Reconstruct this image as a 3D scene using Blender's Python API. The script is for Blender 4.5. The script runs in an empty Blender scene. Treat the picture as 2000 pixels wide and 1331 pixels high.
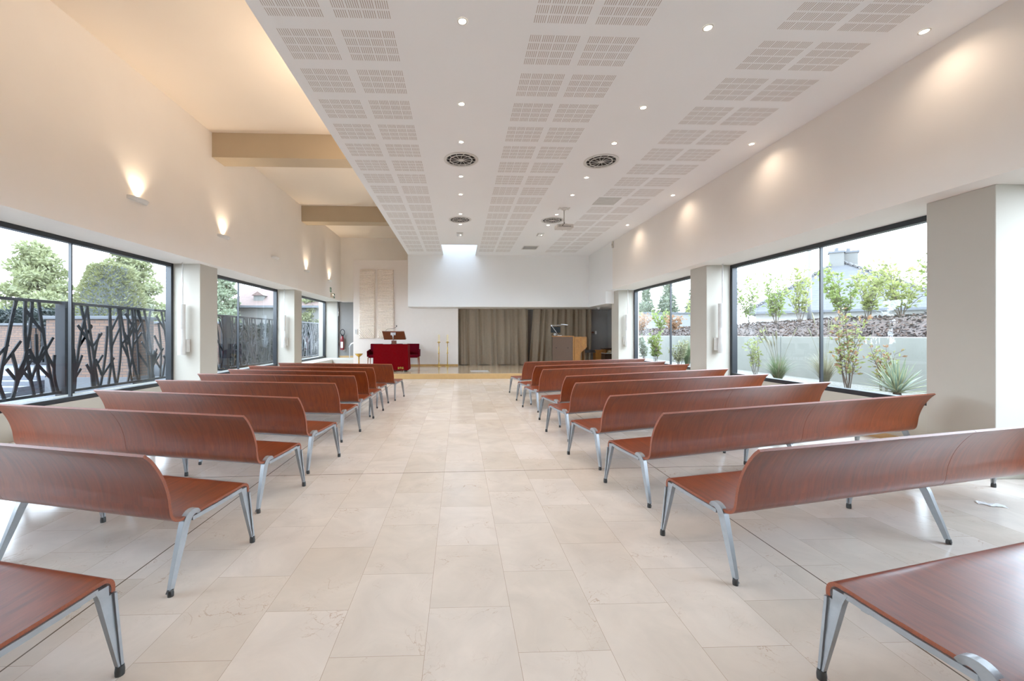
import bpy, math, random
from mathutils import Vector, noise
R = math.radians
PI = math.pi
scn = bpy.context.scene
col = scn.collection
rng = random.Random(7)

# ------------------------------------------------------------------ materials
MATS = {}
def new_mat(name):
    m = bpy.data.materials.new(name); m.use_nodes = True
    nt = m.node_tree; nt.nodes.clear()
    out = nt.nodes.new('ShaderNodeOutputMaterial')
    return m, nt, out
def lin(c):
    return tuple(((x/255.0)/12.92 if x/255.0 <= 0.04045 else ((x/255.0+0.055)/1.055)**2.4) for x in c)
def mat(name, color, rough=0.5, metal=0.0, var=0.06, scale=8.0, spec=0.5, coat=0.0, emit=None, estr=0.0, bump=0.0, bscale=60.0, trans=0.0, sub=0.0):
    """principled surface with a little procedural variation of its colour"""
    if name in MATS: return MATS[name]
    m, nt, out = new_mat(name)
    b = nt.nodes.new('ShaderNodeBsdfPrincipled')
    tc = nt.nodes.new('ShaderNodeTexCoord')
    nz = nt.nodes.new('ShaderNodeTexNoise'); nz.inputs['Scale'].default_value = scale; nz.inputs['Detail'].default_value = 3
    nt.links.new(tc.outputs['Object'], nz.inputs['Vector'])
    rp = nt.nodes.new('ShaderNodeValToRGB')
    c = lin(color)
    rp.color_ramp.elements[0].position = 0.3; rp.color_ramp.elements[1].position = 0.7
    rp.color_ramp.elements[0].color = tuple(x*(1-var) for x in c)+(1,)
    rp.color_ramp.elements[1].color = tuple(min(1, x*(1+var)) for x in c)+(1,)
    nt.links.new(nz.outputs['Fac'], rp.inputs['Fac'])
    nt.links.new(rp.outputs['Color'], b.inputs['Base Color'])
    b.inputs['Roughness'].default_value = rough; b.inputs['Metallic'].default_value = metal
    b.inputs['Specular IOR Level'].default_value = spec
    b.inputs['Coat Weight'].default_value = coat; b.inputs['Coat Roughness'].default_value = 0.12
    if emit: 
        b.inputs['Emission Color'].default_value = tuple(emit)+(1,); b.inputs['Emission Strength'].default_value = estr
    if bump:
        n2 = nt.nodes.new('ShaderNodeTexNoise'); n2.inputs['Scale'].default_value = bscale; n2.inputs['Detail'].default_value = 4
        nt.links.new(tc.outputs['Object'], n2.inputs['Vector'])
        bp = nt.nodes.new('ShaderNodeBump'); bp.inputs['Strength'].default_value = bump; bp.inputs['Distance'].default_value = 0.01
        nt.links.new(n2.outputs['Fac'], bp.inputs['Height']); nt.links.new(bp.outputs['Normal'], b.inputs['Normal'])
    if trans:
        tr = nt.nodes.new('ShaderNodeBsdfTranslucent'); mx = nt.nodes.new('ShaderNodeMixShader'); mx.inputs[0].default_value = trans
        nt.links.new(rp.outputs['Color'], tr.inputs['Color'])
        nt.links.new(b.outputs[0], mx.inputs[1]); nt.links.new(tr.outputs[0], mx.inputs[2]); nt.links.new(mx.outputs[0], out.inputs[0])
    else:
        nt.links.new(b.outputs[0], out.inputs[0])
    MATS[name] = m
    return m

def glass_mat():
    m, nt, out = new_mat('window_glass')
    t = nt.nodes.new('ShaderNodeBsdfTransparent'); t.inputs['Color'].default_value = (.93, .965, .97, 1)
    g = nt.nodes.new('ShaderNodeBsdfGlossy'); g.inputs['Roughness'].default_value = 0.0; g.inputs['Color'].default_value = (.9, .95, 1, 1)
    f = nt.nodes.new('ShaderNodeLayerWeight'); pw = nt.nodes.new('ShaderNodeMath'); pw.operation = 'POWER'; pw.inputs[1].default_value = 4.5
    nt.links.new(f.outputs['Facing'], pw.inputs[0])
    mul = nt.nodes.new('ShaderNodeMath'); mul.operation = 'MULTIPLY_ADD'; mul.inputs[1].default_value = .7; mul.inputs[2].default_value = .05; mul.use_clamp = True
    mx = nt.nodes.new('ShaderNodeMixShader')
    nt.links.new(pw.outputs[0], mul.inputs[0]); nt.links.new(mul.outputs[0], mx.inputs[0])
    nt.links.new(t.outputs[0], mx.inputs[1]); nt.links.new(g.outputs[0], mx.inputs[2]); nt.links.new(mx.outputs[0], out.inputs[0])
    MATS['glass'] = m
    return m

def wood_mat(name, dark, mid, light, rough=0.28, coat=0.35, gu=46.0, gv=1.6):
    """stained veneer, grain running along UV v"""
    m, nt, out = new_mat(name)
    N = nt.nodes.new; L = nt.links.new
    uv = N('ShaderNodeUVMap'); oi = N('ShaderNodeObjectInfo')
    add = N('ShaderNodeVectorMath'); add.operation = 'ADD'
    sc = N('ShaderNodeVectorMath'); sc.operation = 'SCALE'; sc.inputs['Scale'].default_value = 37.0
    cx = N('ShaderNodeCombineXYZ'); L(oi.outputs['Random'], cx.inputs[0]); L(oi.outputs['Random'], cx.inputs[1])
    L(cx.outputs[0], sc.inputs[0]); L(uv.outputs[0], add.inputs[0]); L(sc.outputs[0], add.inputs[1])
    warp = N('ShaderNodeTexNoise'); warp.inputs['Scale'].default_value = 2.2; warp.inputs['Detail'].default_value = 2
    mp0 = N('ShaderNodeMapping'); mp0.inputs['Scale'].default_value = (2.2, 0.8, 1); L(add.outputs[0], mp0.inputs[0]); L(mp0.outputs[0], warp.inputs['Vector'])
    mp = N('ShaderNodeMapping'); mp.inputs['Scale'].default_value = (gu, gv, 1); L(add.outputs[0], mp.inputs[0])
    ws = N('ShaderNodeVectorMath'); ws.operation = 'SCALE'; ws.inputs['Scale'].default_value = 5.0; L(warp.outputs['Color'], ws.inputs[0])
    a2 = N('ShaderNodeVectorMath'); a2.operation = 'ADD'; L(mp.outputs[0], a2.inputs[0]); L(ws.outputs[0], a2.inputs[1])
    g = N('ShaderNodeTexNoise'); g.inputs['Scale'].default_value = 1.0; g.inputs['Detail'].default_value = 5; g.inputs['Roughness'].default_value = .65
    L(a2.outputs[0], g.inputs['Vector'])
    rp = N('ShaderNodeValToRGB'); L(g.outputs['Fac'], rp.inputs[0])
    e = rp.color_ramp.elements
    e[0].position = .28; e[0].color = lin(dark)+(1,); e[1].position = .75; e[1].color = lin(light)+(1,)
    k = e.new(.5); k.color = lin(mid)+(1,)
    big = N('ShaderNodeTexNoise'); big.inputs['Scale'].default_value = 1.0; big.inputs['Detail'].default_value = 2
    mpb = N('ShaderNodeMapping'); mpb.inputs['Scale'].default_value = (4.0, 2.0, 1); L(add.outputs[0], mpb.inputs[0]); L(mpb.outputs[0], big.inputs['Vector'])
    mr = N('ShaderNodeMapRange'); mr.inputs[3].default_value = .78; mr.inputs[4].default_value = 1.22; L(big.outputs['Fac'], mr.inputs[0])
    mm = N('ShaderNodeMix'); mm.data_type = 'RGBA'; mm.blend_type = 'MULTIPLY'; mm.inputs[0].default_value = 1
    L(rp.outputs[0], mm.inputs[6]); L(mr.outputs[0], mm.inputs[7])
    b = N('ShaderNodeBsdfPrincipled'); L(mm.outputs[2], b.inputs['Base Color'])
    b.inputs['Roughness'].default_value = rough; b.inputs['Coat Weight'].default_value = coat; b.inputs['Coat Roughness'].default_value = .1; b.inputs['Specular IOR Level'].default_value = .32
    bp = N('ShaderNodeBump'); bp.inputs['Strength'].default_value = .12; bp.inputs['Distance'].default_value = .002
    L(g.outputs['Fac'], bp.inputs['Height']); L(bp.outputs[0], b.inputs['Normal'])
    L(b.outputs[0], out.inputs[0]); MATS[name] = m
    return m

def floor_mat(name, base_a, base_b, grout, bw, rh, ox, oy, rough, joints=True, veins=True):
    """polished marble slabs laid in courses running away from the camera, half a slab staggered"""
    m, nt, out = new_mat(name); N = nt.nodes.new; L = nt.links.new
    tc = N('ShaderNodeTexCoord'); sp = N('ShaderNodeSeparateXYZ'); L(tc.outputs['Object'], sp.inputs[0])
    def mth(op, a, b=None):
        n = N('ShaderNodeMath'); n.operation = op
        for i, q in enumerate((a, b)):
            if q is None: continue
            if isinstance(q, (int, float)): n.inputs[i].default_value = q
            else: L(q, n.inputs[i])
        return n.outputs[0]
    cx = N('ShaderNodeCombineXYZ'); L(mth('ADD', sp.outputs['Y'], oy), cx.inputs[0]); L(mth('ADD', sp.outputs['X'], ox), cx.inputs[1])
    br = N('ShaderNodeTexBrick'); L(cx.outputs[0], br.inputs['Vector'])
    br.inputs['Scale'].default_value = 1; br.inputs['Brick Width'].default_value = bw; br.inputs['Row Height'].default_value = rh
    br.inputs['Mortar Size'].default_value = .0011; br.inputs['Mortar Smooth'].default_value = 0; br.inputs['Bias'].default_value = 0
    br.offset = .5; br.offset_frequency = 2
    br.inputs['Color1'].default_value = lin(base_a)+(1,); br.inputs['Color2'].default_value = lin(base_b)+(1,); br.inputs['Mortar'].default_value = lin(grout)+(1,)
    c = br.outputs['Color']
    n1 = N('ShaderNodeTexNoise'); n1.inputs['Scale'].default_value = 2.6; n1.inputs['Detail'].default_value = 6; n1.inputs['Roughness'].default_value = .6
    n1.inputs['Distortion'].default_value = .8
    # each slab its own patch of stone: shift the noise by the slab's colour
    sh = N('ShaderNodeVectorMath'); sh.operation = 'MULTIPLY_ADD'; sh.inputs[1].default_value = (90, 90, 90)
    L(br.outputs['Color'], sh.inputs[0]); L(tc.outputs['Object'], sh.inputs[2]); L(sh.outputs[0], n1.inputs['Vector'])
    r1 = N('ShaderNodeMapRange'); r1.inputs[1].default_value = .3; r1.inputs[2].default_value = .7; r1.inputs[3].default_value = .87; r1.inputs[4].default_value = 1.06
    L(n1.outputs['Fac'], r1.inputs[0])
    mx = N('ShaderNodeMix'); mx.data_type = 'RGBA'; mx.blend_type = 'MULTIPLY'; mx.inputs[0].default_value = 1; L(c, mx.inputs[6]); L(r1.outputs[0], mx.inputs[7])
    c = mx.outputs[2]
    if veins:
        for scl, wdt, amt, cc in ((2.3, .010, .55, (150, 112, 78)), (5.5, .014, .35, (168, 132, 98))):
            wn = N('ShaderNodeTexNoise'); wn.inputs['Scale'].default_value = scl; wn.inputs['Detail'].default_value = 7; wn.inputs['Distortion'].default_value = 1.4
            L(sh.outputs[0], wn.inputs['Vector'])
            d = mth('ABSOLUTE', mth('SUBTRACT', wn.outputs['Fac'], .5))
            line = mth('LESS_THAN', d, wdt*.35)
            mk = N('ShaderNodeTexNoise'); mk.inputs['Scale'].default_value = 3.1; L(sh.outputs[0], mk.inputs['Vector'])
            gate = N('ShaderNodeMapRange'); gate.inputs[1].default_value = .5; gate.inputs[2].default_value = .68; gate.inputs[4].default_value = amt; L(mk.outputs['Fac'], gate.inputs[0])
            f = mth('MULTIPLY', line, gate.outputs[0])
            mx = N('ShaderNodeMix'); mx.data_type = 'RGBA'; L(f, mx.inputs[0]); L(c, mx.inputs[6]); mx.inputs[7].default_value = lin(cc)+(1,)
            c = mx.outputs[2]
    if joints:
        ja = mth('LESS_THAN', mth('ABSOLUTE', mth('SUBTRACT', sp.outputs['X'], 2.205)), .0045)
        jb = mth('LESS_THAN', mth('ABSOLUTE', mth('ADD', sp.outputs['X'], 2.04)), .0045)
        yy = mth('SUBTRACT', sp.outputs['Y'], mth('MULTIPLY', sp.outputs['X'], .03))
        jc = mth('LESS_THAN', mth('ABSOLUTE', mth('SUBTRACT', yy, 4.48)), .005)
        f = mth('MAXIMUM', mth('MAXIMUM', ja, jb), jc)
        mx = N('ShaderNodeMix'); mx.data_type = 'RGBA'; L(f, mx.inputs[0]); L(c, mx.inputs[6]); mx.inputs[7].default_value = lin((92, 78, 62))+(1,)
        c = mx.outputs[2]
    b = N('ShaderNodeBsdfPrincipled'); L(c, b.inputs['Base Color'])
    rr = N('ShaderNodeMapRange'); rr.inputs[3].default_value = rough*.8; rr.inputs[4].default_value = rough*1.25; L(n1.outputs['Fac'], rr.inputs[0]); L(rr.outputs[0], b.inputs['Roughness'])
    b.inputs['Specular IOR Level'].default_value = .34
    L(b.outputs[0], out.inputs[0]); MATS[name] = m
    return m

def brick_mat(name, c1, c2, mortar, w, h, ms, axis='x', rough=.85):
    m, nt, out = new_mat(name); N = nt.nodes.new; L = nt.links.new
    tc = N('ShaderNodeTexCoord'); sp = N('ShaderNodeSeparateXYZ'); L(tc.outputs['Object'], sp.inputs[0])
    ad = N('ShaderNodeMath'); ad.operation = 'ADD'; L(sp.outputs['X'], ad.inputs[0]); L(sp.outputs['Y'], ad.inputs[1])
    cx = N('ShaderNodeCombineXYZ'); L(ad.outputs[0], cx.inputs[0])
    L(sp.outputs['Y' if axis == 'ground' else 'Z'], cx.inputs[1])
    if axis == 'ground': L(sp.outputs['X'], cx.inputs[0])
    br = N('ShaderNodeTexBrick'); L(cx.outputs[0], br.inputs['Vector'])
    br.inputs['Scale'].default_value = 1; br.inputs['Brick Width'].default_value = w; br.inputs['Row Height'].default_value = h; br.inputs['Mortar Size'].default_value = ms
    br.inputs['Color1'].default_value = lin(c1)+(1,); br.inputs['Color2'].default_value = lin(c2)+(1,); br.inputs['Mortar'].default_value = lin(mortar)+(1,)
    b = N('ShaderNodeBsdfPrincipled'); L(br.outputs[0], b.inputs['Base Color']); b.inputs['Roughness'].default_value = rough
    L(b.outputs[0], out.inputs[0]); MATS[name] = m
    return m

# ------------------------------------------------------------------ mesh building
class MB:
    def __init__(s): s.v = []; s.f = []; s.m = []; s.uv = []
    def add(s, vs, fs, m=0, uvs=None):
        o = len(s.v); s.v += [tuple(p) for p in vs]
        for i, f in enumerate(fs):
            s.f.append(tuple(o+k for k in f)); s.m.append(m); s.uv.append(uvs[i] if uvs else None)
        return s
    def box(s, x0, x1, y0, y1, z0, z1, m=0):
        return s.add([(x0,y0,z0),(x1,y0,z0),(x1,y1,z0),(x0,y1,z0),(x0,y0,z1),(x1,y0,z1),(x1,y1,z1),(x0,y1,z1)],
              [(0,3,2,1),(4,5,6,7),(0,1,5,4),(1,2,6,5),(2,3,7,6),(3,0,4,7)], m)
    def bar(s, a, b, w, d=None, m=0, up=(0,0,1)):
        d = d or w; a = Vector(a); b = Vector(b); t = (b-a).normalized(); u = Vector(up)
        if abs(t.dot(u)) > .98: u = Vector((1,0,0))
        x = t.cross(u).normalized()*w/2; y = x.cross(t).normalized()*d/2
        vs = [a-x-y, a+x-y, a+x+y, a-x+y, b-x-y, b+x-y, b+x+y, b-x+y]
        return s.add(vs, [(0,3,2,1),(4,5,6,7),(0,1,5,4),(1,2,6,5),(2,3,7,6),(3,0,4,7)], m)
    def loft(s, rings, m=0, cap=True, closed=True):
        n = len(rings[0]); vs = [p for r in rings for p in r]; fs = []
        for i in range(len(rings)-1):
            for j in range(n if closed else n-1):
                k = (j+1) % n; fs.append((i*n+j, i*n+k, (i+1)*n+k, (i+1)*n+j))
        if cap: fs.append(tuple(reversed(range(n)))); fs.append(tuple((len(rings)-1)*n+j for j in range(n)))
        return s.add(vs, fs, m)
    def tube(s, pts, r, n=8, m=0, cap=True):
        P = [Vector(p) for p in pts]; rs = r if isinstance(r, (list, tuple)) else [r]*len(P); rings = []; prev = None
        for i, p in enumerate(P):
            t = (P[min(i+1, len(P)-1)]-P[max(i-1, 0)]).normalized()
            if prev is None:
                u = Vector((0,0,1)) if abs(t.z) < .9 else Vector((1,0,0)); x = t.cross(u).normalized()
            else: x = (prev - t*prev.dot(t)).normalized()
            y = t.cross(x); prev = x
            rings.append([p + (x*math.cos(2*PI*k/n) + y*math.sin(2*PI*k/n))*rs[i] for k in range(n)])
        return s.loft(rings, m, cap)
    def lathe(s, prof, n=24, c=(0,0,0), m=0, cap=True):
        rings = [[(c[0]+r*math.cos(2*PI*k/n), c[1]+r*math.sin(2*PI*k/n), c[2]+z) for k in range(n)] for r, z in prof]
        return s.loft(rings, m, cap)
    def prism(s, poly, axis, a0, a1, m=0):
        def P(p, a): return {'x': (a, p[0], p[1]), 'y': (p[0], a, p[1]), 'z': (p[0], p[1], a)}[axis]
        return s.loft([[P(p, a0) for p in poly], [P(p, a1) for p in poly]], m)
    def build(s, name, mats, parent=None, loc=None, smooth=False, bevel=0, seg=2, auto=None):
        me = bpy.data.meshes.new(name)
        me.from_pydata(s.v, [], s.f)
        for mm in (mats if isinstance(mats, (list, tuple)) else [mats]): me.materials.append(mm)
        me.polygons.foreach_set('material_index', s.m)
        if any(u is not None for u in s.uv):
            l = me.uv_layers.new(name='UVMap')
            for p, u in zip(me.polygons, s.uv):
                for k, li in enumerate(p.loop_indices): l.data[li].uv = u[k] if u else (0, 0)
        o = bpy.data.objects.new(name, me); col.objects.link(o)
        if parent: o.parent = parent
        if loc: o.location = loc
        if smooth:
            me.polygons.foreach_set('use_smooth', [True]*len(me.polygons))
            if auto: me.set_sharp_from_angle(angle=R(auto))
        if bevel:
            b = o.modifiers.new('soft_edges', 'BEVEL'); b.width = bevel; b.segments = seg; b.limit_method = 'ANGLE'; b.angle_limit = R(40)
        me.update()
        return o

def tag(o, label=None, cat=None, group=None, kind=None):
    if label: o['label'] = label
    if cat: o['category'] = cat
    if group: o['group'] = group
    if kind: o['kind'] = kind
    return o
def thing(name, label, cat, loc=(0,0,0), rz=0.0, group=None):
    o = bpy.data.objects.new(name, None); col.objects.link(o); o.empty_display_size = .1
    o.location = loc; o.rotation_euler = (0, 0, rz)
    return tag(o, label, cat, group)
def struct(o, label, cat='building'):
    return tag(o, label, cat, kind='structure')
def copy_tree(o, parent=None):
    c = o.copy(); col.objects.link(c); c.parent = parent
    for ch in list(o.children): copy_tree(ch, c)
    return c
def dup(o, loc, rz=None, label=None):
    c = copy_tree(o); c.location = loc
    if rz is not None: c.rotation_euler = (0, 0, rz)
    if label: c['label'] = label
    return c
def spot(name, loc, target, power, color, angle=60, blend=.6, size=.03):
    l = bpy.data.lights.new(name, 'SPOT'); l.energy = power; l.color = color; l.spot_size = R(angle); l.spot_blend = blend; l.shadow_soft_size = size
    o = bpy.data.objects.new(name, l); col.objects.link(o); o.location = loc
    o.rotation_euler = (Vector(target)-Vector(loc)).to_track_quat('-Z', 'Y').to_euler()
    return o

# ------------------------------------------------------------------ palette
WALL = mat('beige_paint', (236, 229, 221), .8, var=.015, scale=1.5, bump=.04, bscale=220)
WHITE = mat('white_paint', (234, 234, 233), .7, var=.01, scale=1.2)
CEIL = mat('ceiling_board', (240, 241, 242), .8, var=.01, scale=1)
HIGH = mat('high_ceiling_paint', (226, 210, 190), .8, var=.015, scale=1)
SLOT = mat('slot_shadow', (176, 162, 152), .9)
PIER = mat('pier_paint', (176, 169, 156), .75, var=.015, scale=2, bump=.03, bscale=200)
BEAM = mat('beam_paint', (170, 150, 122), .75, var=.02, scale=2)
GREYW = mat('grey_alcove_paint', (120, 116, 112), .8, var=.03)
FRAME = mat('anthracite_aluminium', (22, 25, 30), .4, .3)
ALU = mat('cast_aluminium', (138, 140, 143), .38, .75, var=.05, scale=30, bump=.05, bscale=90)
RUB = mat('black_rubber', (22, 22, 22), .5)
STEEL = mat('brushed_steel', (190, 190, 192), .3, .9)
WPLAS = mat('white_plastic', (208, 206, 201), .45)
BRASS = mat('brass', (196, 158, 76), .25, .95, var=.1, scale=20)
WAX = mat('candle_wax', (232, 214, 172), .5)
REDF = mat('red_cloth', (84, 0, 3), .95, spec=.05, var=.06, scale=30)
REDC = mat('red_upholstery', (72, 1, 12), .95, spec=.05, var=.06, scale=30)
OAK = mat('oak', (142, 90, 30), .45, var=.18, scale=14)
BROWN = mat('brown_board', (72, 48, 30), .6, var=.06, scale=30)
WALNUT = mat('lectern_wood', (96, 46, 22), .4, var=.12, scale=18)
CHLEG = mat('chair_leg_wood', (140, 82, 44), .45, var=.1)
BLACK = mat('black_plastic', (5, 5, 6), .5, spec=.2)
STONE = mat('carved_stone', (228, 213, 198), .85, var=.1, scale=20, bump=.3, bscale=70)
CURT = mat('curtain_cloth', (128, 112, 92), .9, var=.05, scale=12)
STEPM = mat('step_stone', (178, 140, 88), .35, var=.05, scale=10)
SKIRT = mat('skirting_oak', (176, 132, 70), .45, var=.08)
PAPER = mat('paper', (236, 236, 236), .8)
DARKV = mat('vent_void', (8, 8, 10), .9)
FIRE = mat('extinguisher_red', (104, 6, 14), .3)
GREEN = mat('sign_green', (18, 92, 52), .5)
SIGNW = mat('sign_white', (235, 238, 235), .5)
LAMP = mat('lamp_glow', (255, 240, 220), .5, emit=(1, .86, .68), estr=8)
LAMP2 = mat('sconce_glow', (255, 240, 220), .5, emit=(1, .72, .42), estr=4)
GLASS = glass_mat()
PLY = wood_mat('cherry_stained_plywood', (80, 28, 7), (104, 39, 10), (121, 51, 15), .34, .06)
EDGE = mat('plywood_edge', (120, 50, 15), .5, var=.25, scale=140)
FLOOR = floor_mat('marble_floor', (216, 203, 191), (205, 190, 174), (158, 138, 118), .66, .4415, .1625, .058, .17)
STAGEF = floor_mat('stage_stone', (196, 172, 140), (186, 160, 128), (150, 124, 96), .9, .6, .1, .0, .12, joints=False)
# outdoors
CONC = mat('concrete', (134, 135, 128), .9, var=.06, scale=3)
GRAV = mat('pale_gravel', (111, 108, 99), .95, var=.5, scale=45, bump=.6, bscale=50)
MULCH = mat('bark_mulch', (54, 39, 31), .95, var=.7, scale=22, bump=1, bscale=30)
PAVE = brick_mat('cobble_paving', (55, 60, 66), (46, 51, 59), (35, 37, 42), .12, .1, .008, 'ground')
BRICK = brick_mat('tan_brick', (84, 58, 42), (72, 50, 38), (40, 37, 36), .22, .075, .008)
CAPST = mat('pale_cap_stone', (60, 62, 66), .85)
STEPG = mat('granite_step', (62, 65, 73), .85, var=.08, scale=20)
FENCE = mat('dark_fence_steel', (15, 17, 22), .6, 0, spec=.15)
BARK = mat('bark', (70, 58, 46), .95, var=.2)
def leafmat(n, c, tr=.35): return mat(n, c, .6, var=.35, scale=5, trans=tr)
L_SHRUB = leafmat('shrub_leaf', (104, 118, 56), .45)
L_LIGHT = leafmat('light_leaf', (124, 130, 72), .45)
L_RED = leafmat('reddish_leaf', (128, 92, 62), .4)
L_GRASS = leafmat('grass_blade', (79, 98, 61), .35)
L_STRAW = leafmat('straw_blade', (122, 117, 92), .35)
L_YUC = leafmat('yucca_leaf', (90, 106, 87), .3)
L_YUCE = leafmat('yucca_leaf_edge', (128, 128, 93), .3)
L_CON = leafmat('conifer_needles', (104, 108, 70), .25)
L_CON2 = leafmat('grey_conifer', (100, 110, 84), .25)
L_YEW = leafmat('yew_needles', (92, 94, 56), .25)
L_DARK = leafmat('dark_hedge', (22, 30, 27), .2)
L_CYP = leafmat('cypress', (84, 92, 72), .25)
SLATE = brick_mat('slate_roof', (56, 56, 58), (51, 51, 54), (43, 43, 46), .3, .16, .012)
RTILE = mat('red_roof_tile', (74, 56, 50), .9, var=.15, scale=6)
RENDER = mat('pale_render', (74, 73, 70), .9, var=.03)
POLEM = mat('pole_paint', (70, 71, 72), .5)

# ------------------------------------------------------------------ room shell
Z_SOF = 3.06; Z_LOW = 4.70; Z_HIGH = 6.0; XW = 5.25; XWL = -5.5; XG = 6.12; XGL = -6.3; Y0 = -4.0
b = MB().box(-6.6, 6.9, Y0-.2, 19.8, -.15, 0)
struct(b.build('floor', FLOOR), 'polished cream marble floor laid in staggered slabs', 'floor')
# stage with one stone step
b = MB().box(-5.6, 6.2, 13.90, 15.75, .0, .178, 0).box(-5.6, 6.75, 15.75, 19.6, .0, .178, 0)
b.box(-5.6, 6.2, 13.86, 13.905, .0, .175, 1)
struct(b.build('trim_1', [STAGEF, STEPM], bevel=.006), 'raised stone stage with a single honey coloured step', 'stage')
b = MB().box(-6.3, -5.6, 15.04, 19.6, 0, .41, 0).box(-5.6, -4.4, 18.3, 19.6, .178, .41, 0)
struct(b.build('trim_2', mat('landing_stone', (196, 192, 182), .3, var=.05, scale=6), bevel=.005), 'raised stone landing and ledge below the far left window', 'ledge')
# ceilings
sk = (-.635, .645, 14.60, 16.45)   # skylight opening
b = MB()
b.box(-2.05, sk[0], Y0, 16.45, Z_LOW, Z_LOW+.12).box(sk[1], 6.25, Y0, 16.45, Z_LOW, Z_LOW+.12).box(sk[0], sk[1], Y0, sk[2], Z_LOW, Z_LOW+.12)
cols = [(-1.92, -1.35), (-1.25, -.68), (.75, 1.31), (1.39, 1.95), (3.31, 3.88), (3.96, 4.53)]
zz = Z_LOW-.0012
for cx0, cx1 in cols:
    k = 0
    while True:
        y0 = 3.685 + k*.645; k += 1
        if y0+.5 > 16.42: break
        gw = (cx1-cx0)/4.0; gh = .5/4.0
        if abs((cx0+cx1)/2-3.6) < .1 and 9.35 < y0+.25 < 10.1: continue      # access panel sits here
        for i in range(4):
            for j in range(4):
                gx = cx0+i*gw+.012; gy = y0+j*gh+.012
                for q in range(6):
                    sx = gx + q*(gw-.024)/5.4
                    b.add([(sx, gy, zz), (sx+.0075, gy, zz), (sx+.0075, gy+gh-.024, zz), (sx, gy+gh-.024, zz)], [(0, 3, 2, 1)], 1)
struct(b.build('ceiling', [CEIL, SLOT]), 'low white ceiling with bands of slotted acoustic perforations', 'ceiling')
b = MB().box(-6.6, -1.9, Y0, 19.6, Z_HIGH, Z_HIGH+.12)
struct(b.build('ceiling_high', HIGH), 'high warm lit ceiling along the left wall', 'ceiling')
b = MB().box(-1.98, -1.9, Y0, 19.6, Z_LOW+.11, Z_HIGH)
struct(b.build('wall_upstand', WALL), 'upstand between the low and the high ceiling', 'wall')
# skylight well
b = MB().box(sk[0]-.08, sk[0], sk[2], sk[3], Z_LOW+.12, 6.3).box(sk[1], sk[1]+.08, sk[2], sk[3], Z_LOW+.12, 6.3).box(sk[0]-.08, sk[1]+.08, sk[2]-.08, sk[2], Z_LOW+.12, 6.3)
b.box(sk[0]-.08, sk[1]+.08, sk[3]+.001, sk[3]+.08, Z_LOW, 6.3)
struct(b.build('wall_skylight', WHITE), 'white skylight well above the suspended white box', 'skylight')
sm, snt, sout = new_mat('skylight_dimmer'); st = snt.nodes.new('ShaderNodeBsdfTransparent'); st.inputs['Color'].default_value = (.55, .56, .57, 1); snt.links.new(st.outputs[0], sout.inputs[0])
o = MB().box(sk[0]-.08, sk[1]+.08, sk[2]-.08, sk[3]+.08, 6.3, 6.33).build('window_8', sm); struct(o, 'unseen added pane dimming the daylight in the skylight well', 'skylight')  # unseen pane, added to cut down the daylight entering the well
# white box hanging over the stage
b = MB().box(-2.05, 6.75, 16.45, 19.6, 2.615, Z_LOW+.125)
b.box(XW, 6.35, 14.52, 16.451, 2.615, Z_LOW+.12)
b.box(XW, 6.25, 13.86, 14.521, Z_SOF-.005, Z_LOW+.12)
struct(b.build('wall_back', WHITE), 'large white suspended wall box above the stage', 'wall')
# left
b = MB().box(-6.42, XWL, Y0, 19.6, Z_SOF, Z_HIGH)
b.box(XWL, -1.98, 19.2, 19.6, 3.03, Z_HIGH)
struct(b.build('wall_left', WALL), 'tall beige left wall above the windows', 'wall')
b = MB().box(-6.42, -.2, 19.6, 19.75, 0, Z_SOF+.1)
b.box(-5.75, -5.7, 19.49, 19.6, .41, Z_SOF)
struct(b.build('wall_corridor', GREYW), 'grey wall at the end of the left corridor', 'wall')
# right
b = MB().box(XW, 6.25, Y0, 13.86, Z_SOF, Z_LOW)
struct(b.build('wall_right', WALL), 'beige right wall above the windows', 'wall')
b = MB().box(-6.6, 6.6, Y0-.2, Y0, 0, Z_HIGH)
struct(b.build('wall_behind', WALL), 'wall behind the camera', 'wall')
# alcove behind the curtain
b = MB().box(-.25, -.05, 17.55, 18.05, .178, 2.615).box(-.25, 6.75, 18.05, 18.2, .178, 2.615).box(6.6, 6.75, 15.7, 18.05, .178, 2.615).box(6.25, 6.35, 14.7, 15.7, .178, 2.615).box(6.25, 6.7, 15.7, 15.78, .178, 2.615)
struct(b.build('wall_alcove', GREYW), 'grey alcove walls behind the organ', 'wall')
# free standing white wall
b = MB().box(-4.455, -.045, 17.4, 17.55, .178, 4.645)
b2 = struct(b.build('wall_partition', mat('sconce_warmed_white', (226, 216, 208), .75, var=.01), bevel=.004), 'free standing white wall at the back of the stage', 'wall')  # white wall with the warm light of the sconces put into its colour
b = MB().box(-4.44, -.05, 17.385, 17.4, .178, .245)
struct(b.build('baseboard_stage', SKIRT), 'honey coloured skirting along the white wall', 'baseboard')
# piers
n = 3
for x0, x1, y0, y1, lab in ((5.55, 6.21, 4.05, 4.68, 'broad beige pier nearest the camera on the right'), (5.55, 6.21, 9.01, 9.66, 'beige pier between the two right windows'),
                       (5.55, 6.27, 14.10, 14.74, 'beige pier at the stage end of the right wall'), (-6.39, -5.7, 4.1, 4.75, 'beige pier beside the camera on the left'),
                       (-6.39, -5.7, 9.22, 9.87, 'beige pier after the first left window'), (-6.39, -5.7, 14.38, 15.04, 'beige pier after the second left window'),
                       (-6.6, -5.7, 19.5, 19.6, 'grey end pier beyond the third left window')):
    o = MB().box(x0, x1, y0, y1, 0, Z_SOF).build('trim_%d' % n, PIER, bevel=.008); n += 1
    struct(o, lab, 'pier')
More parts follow.
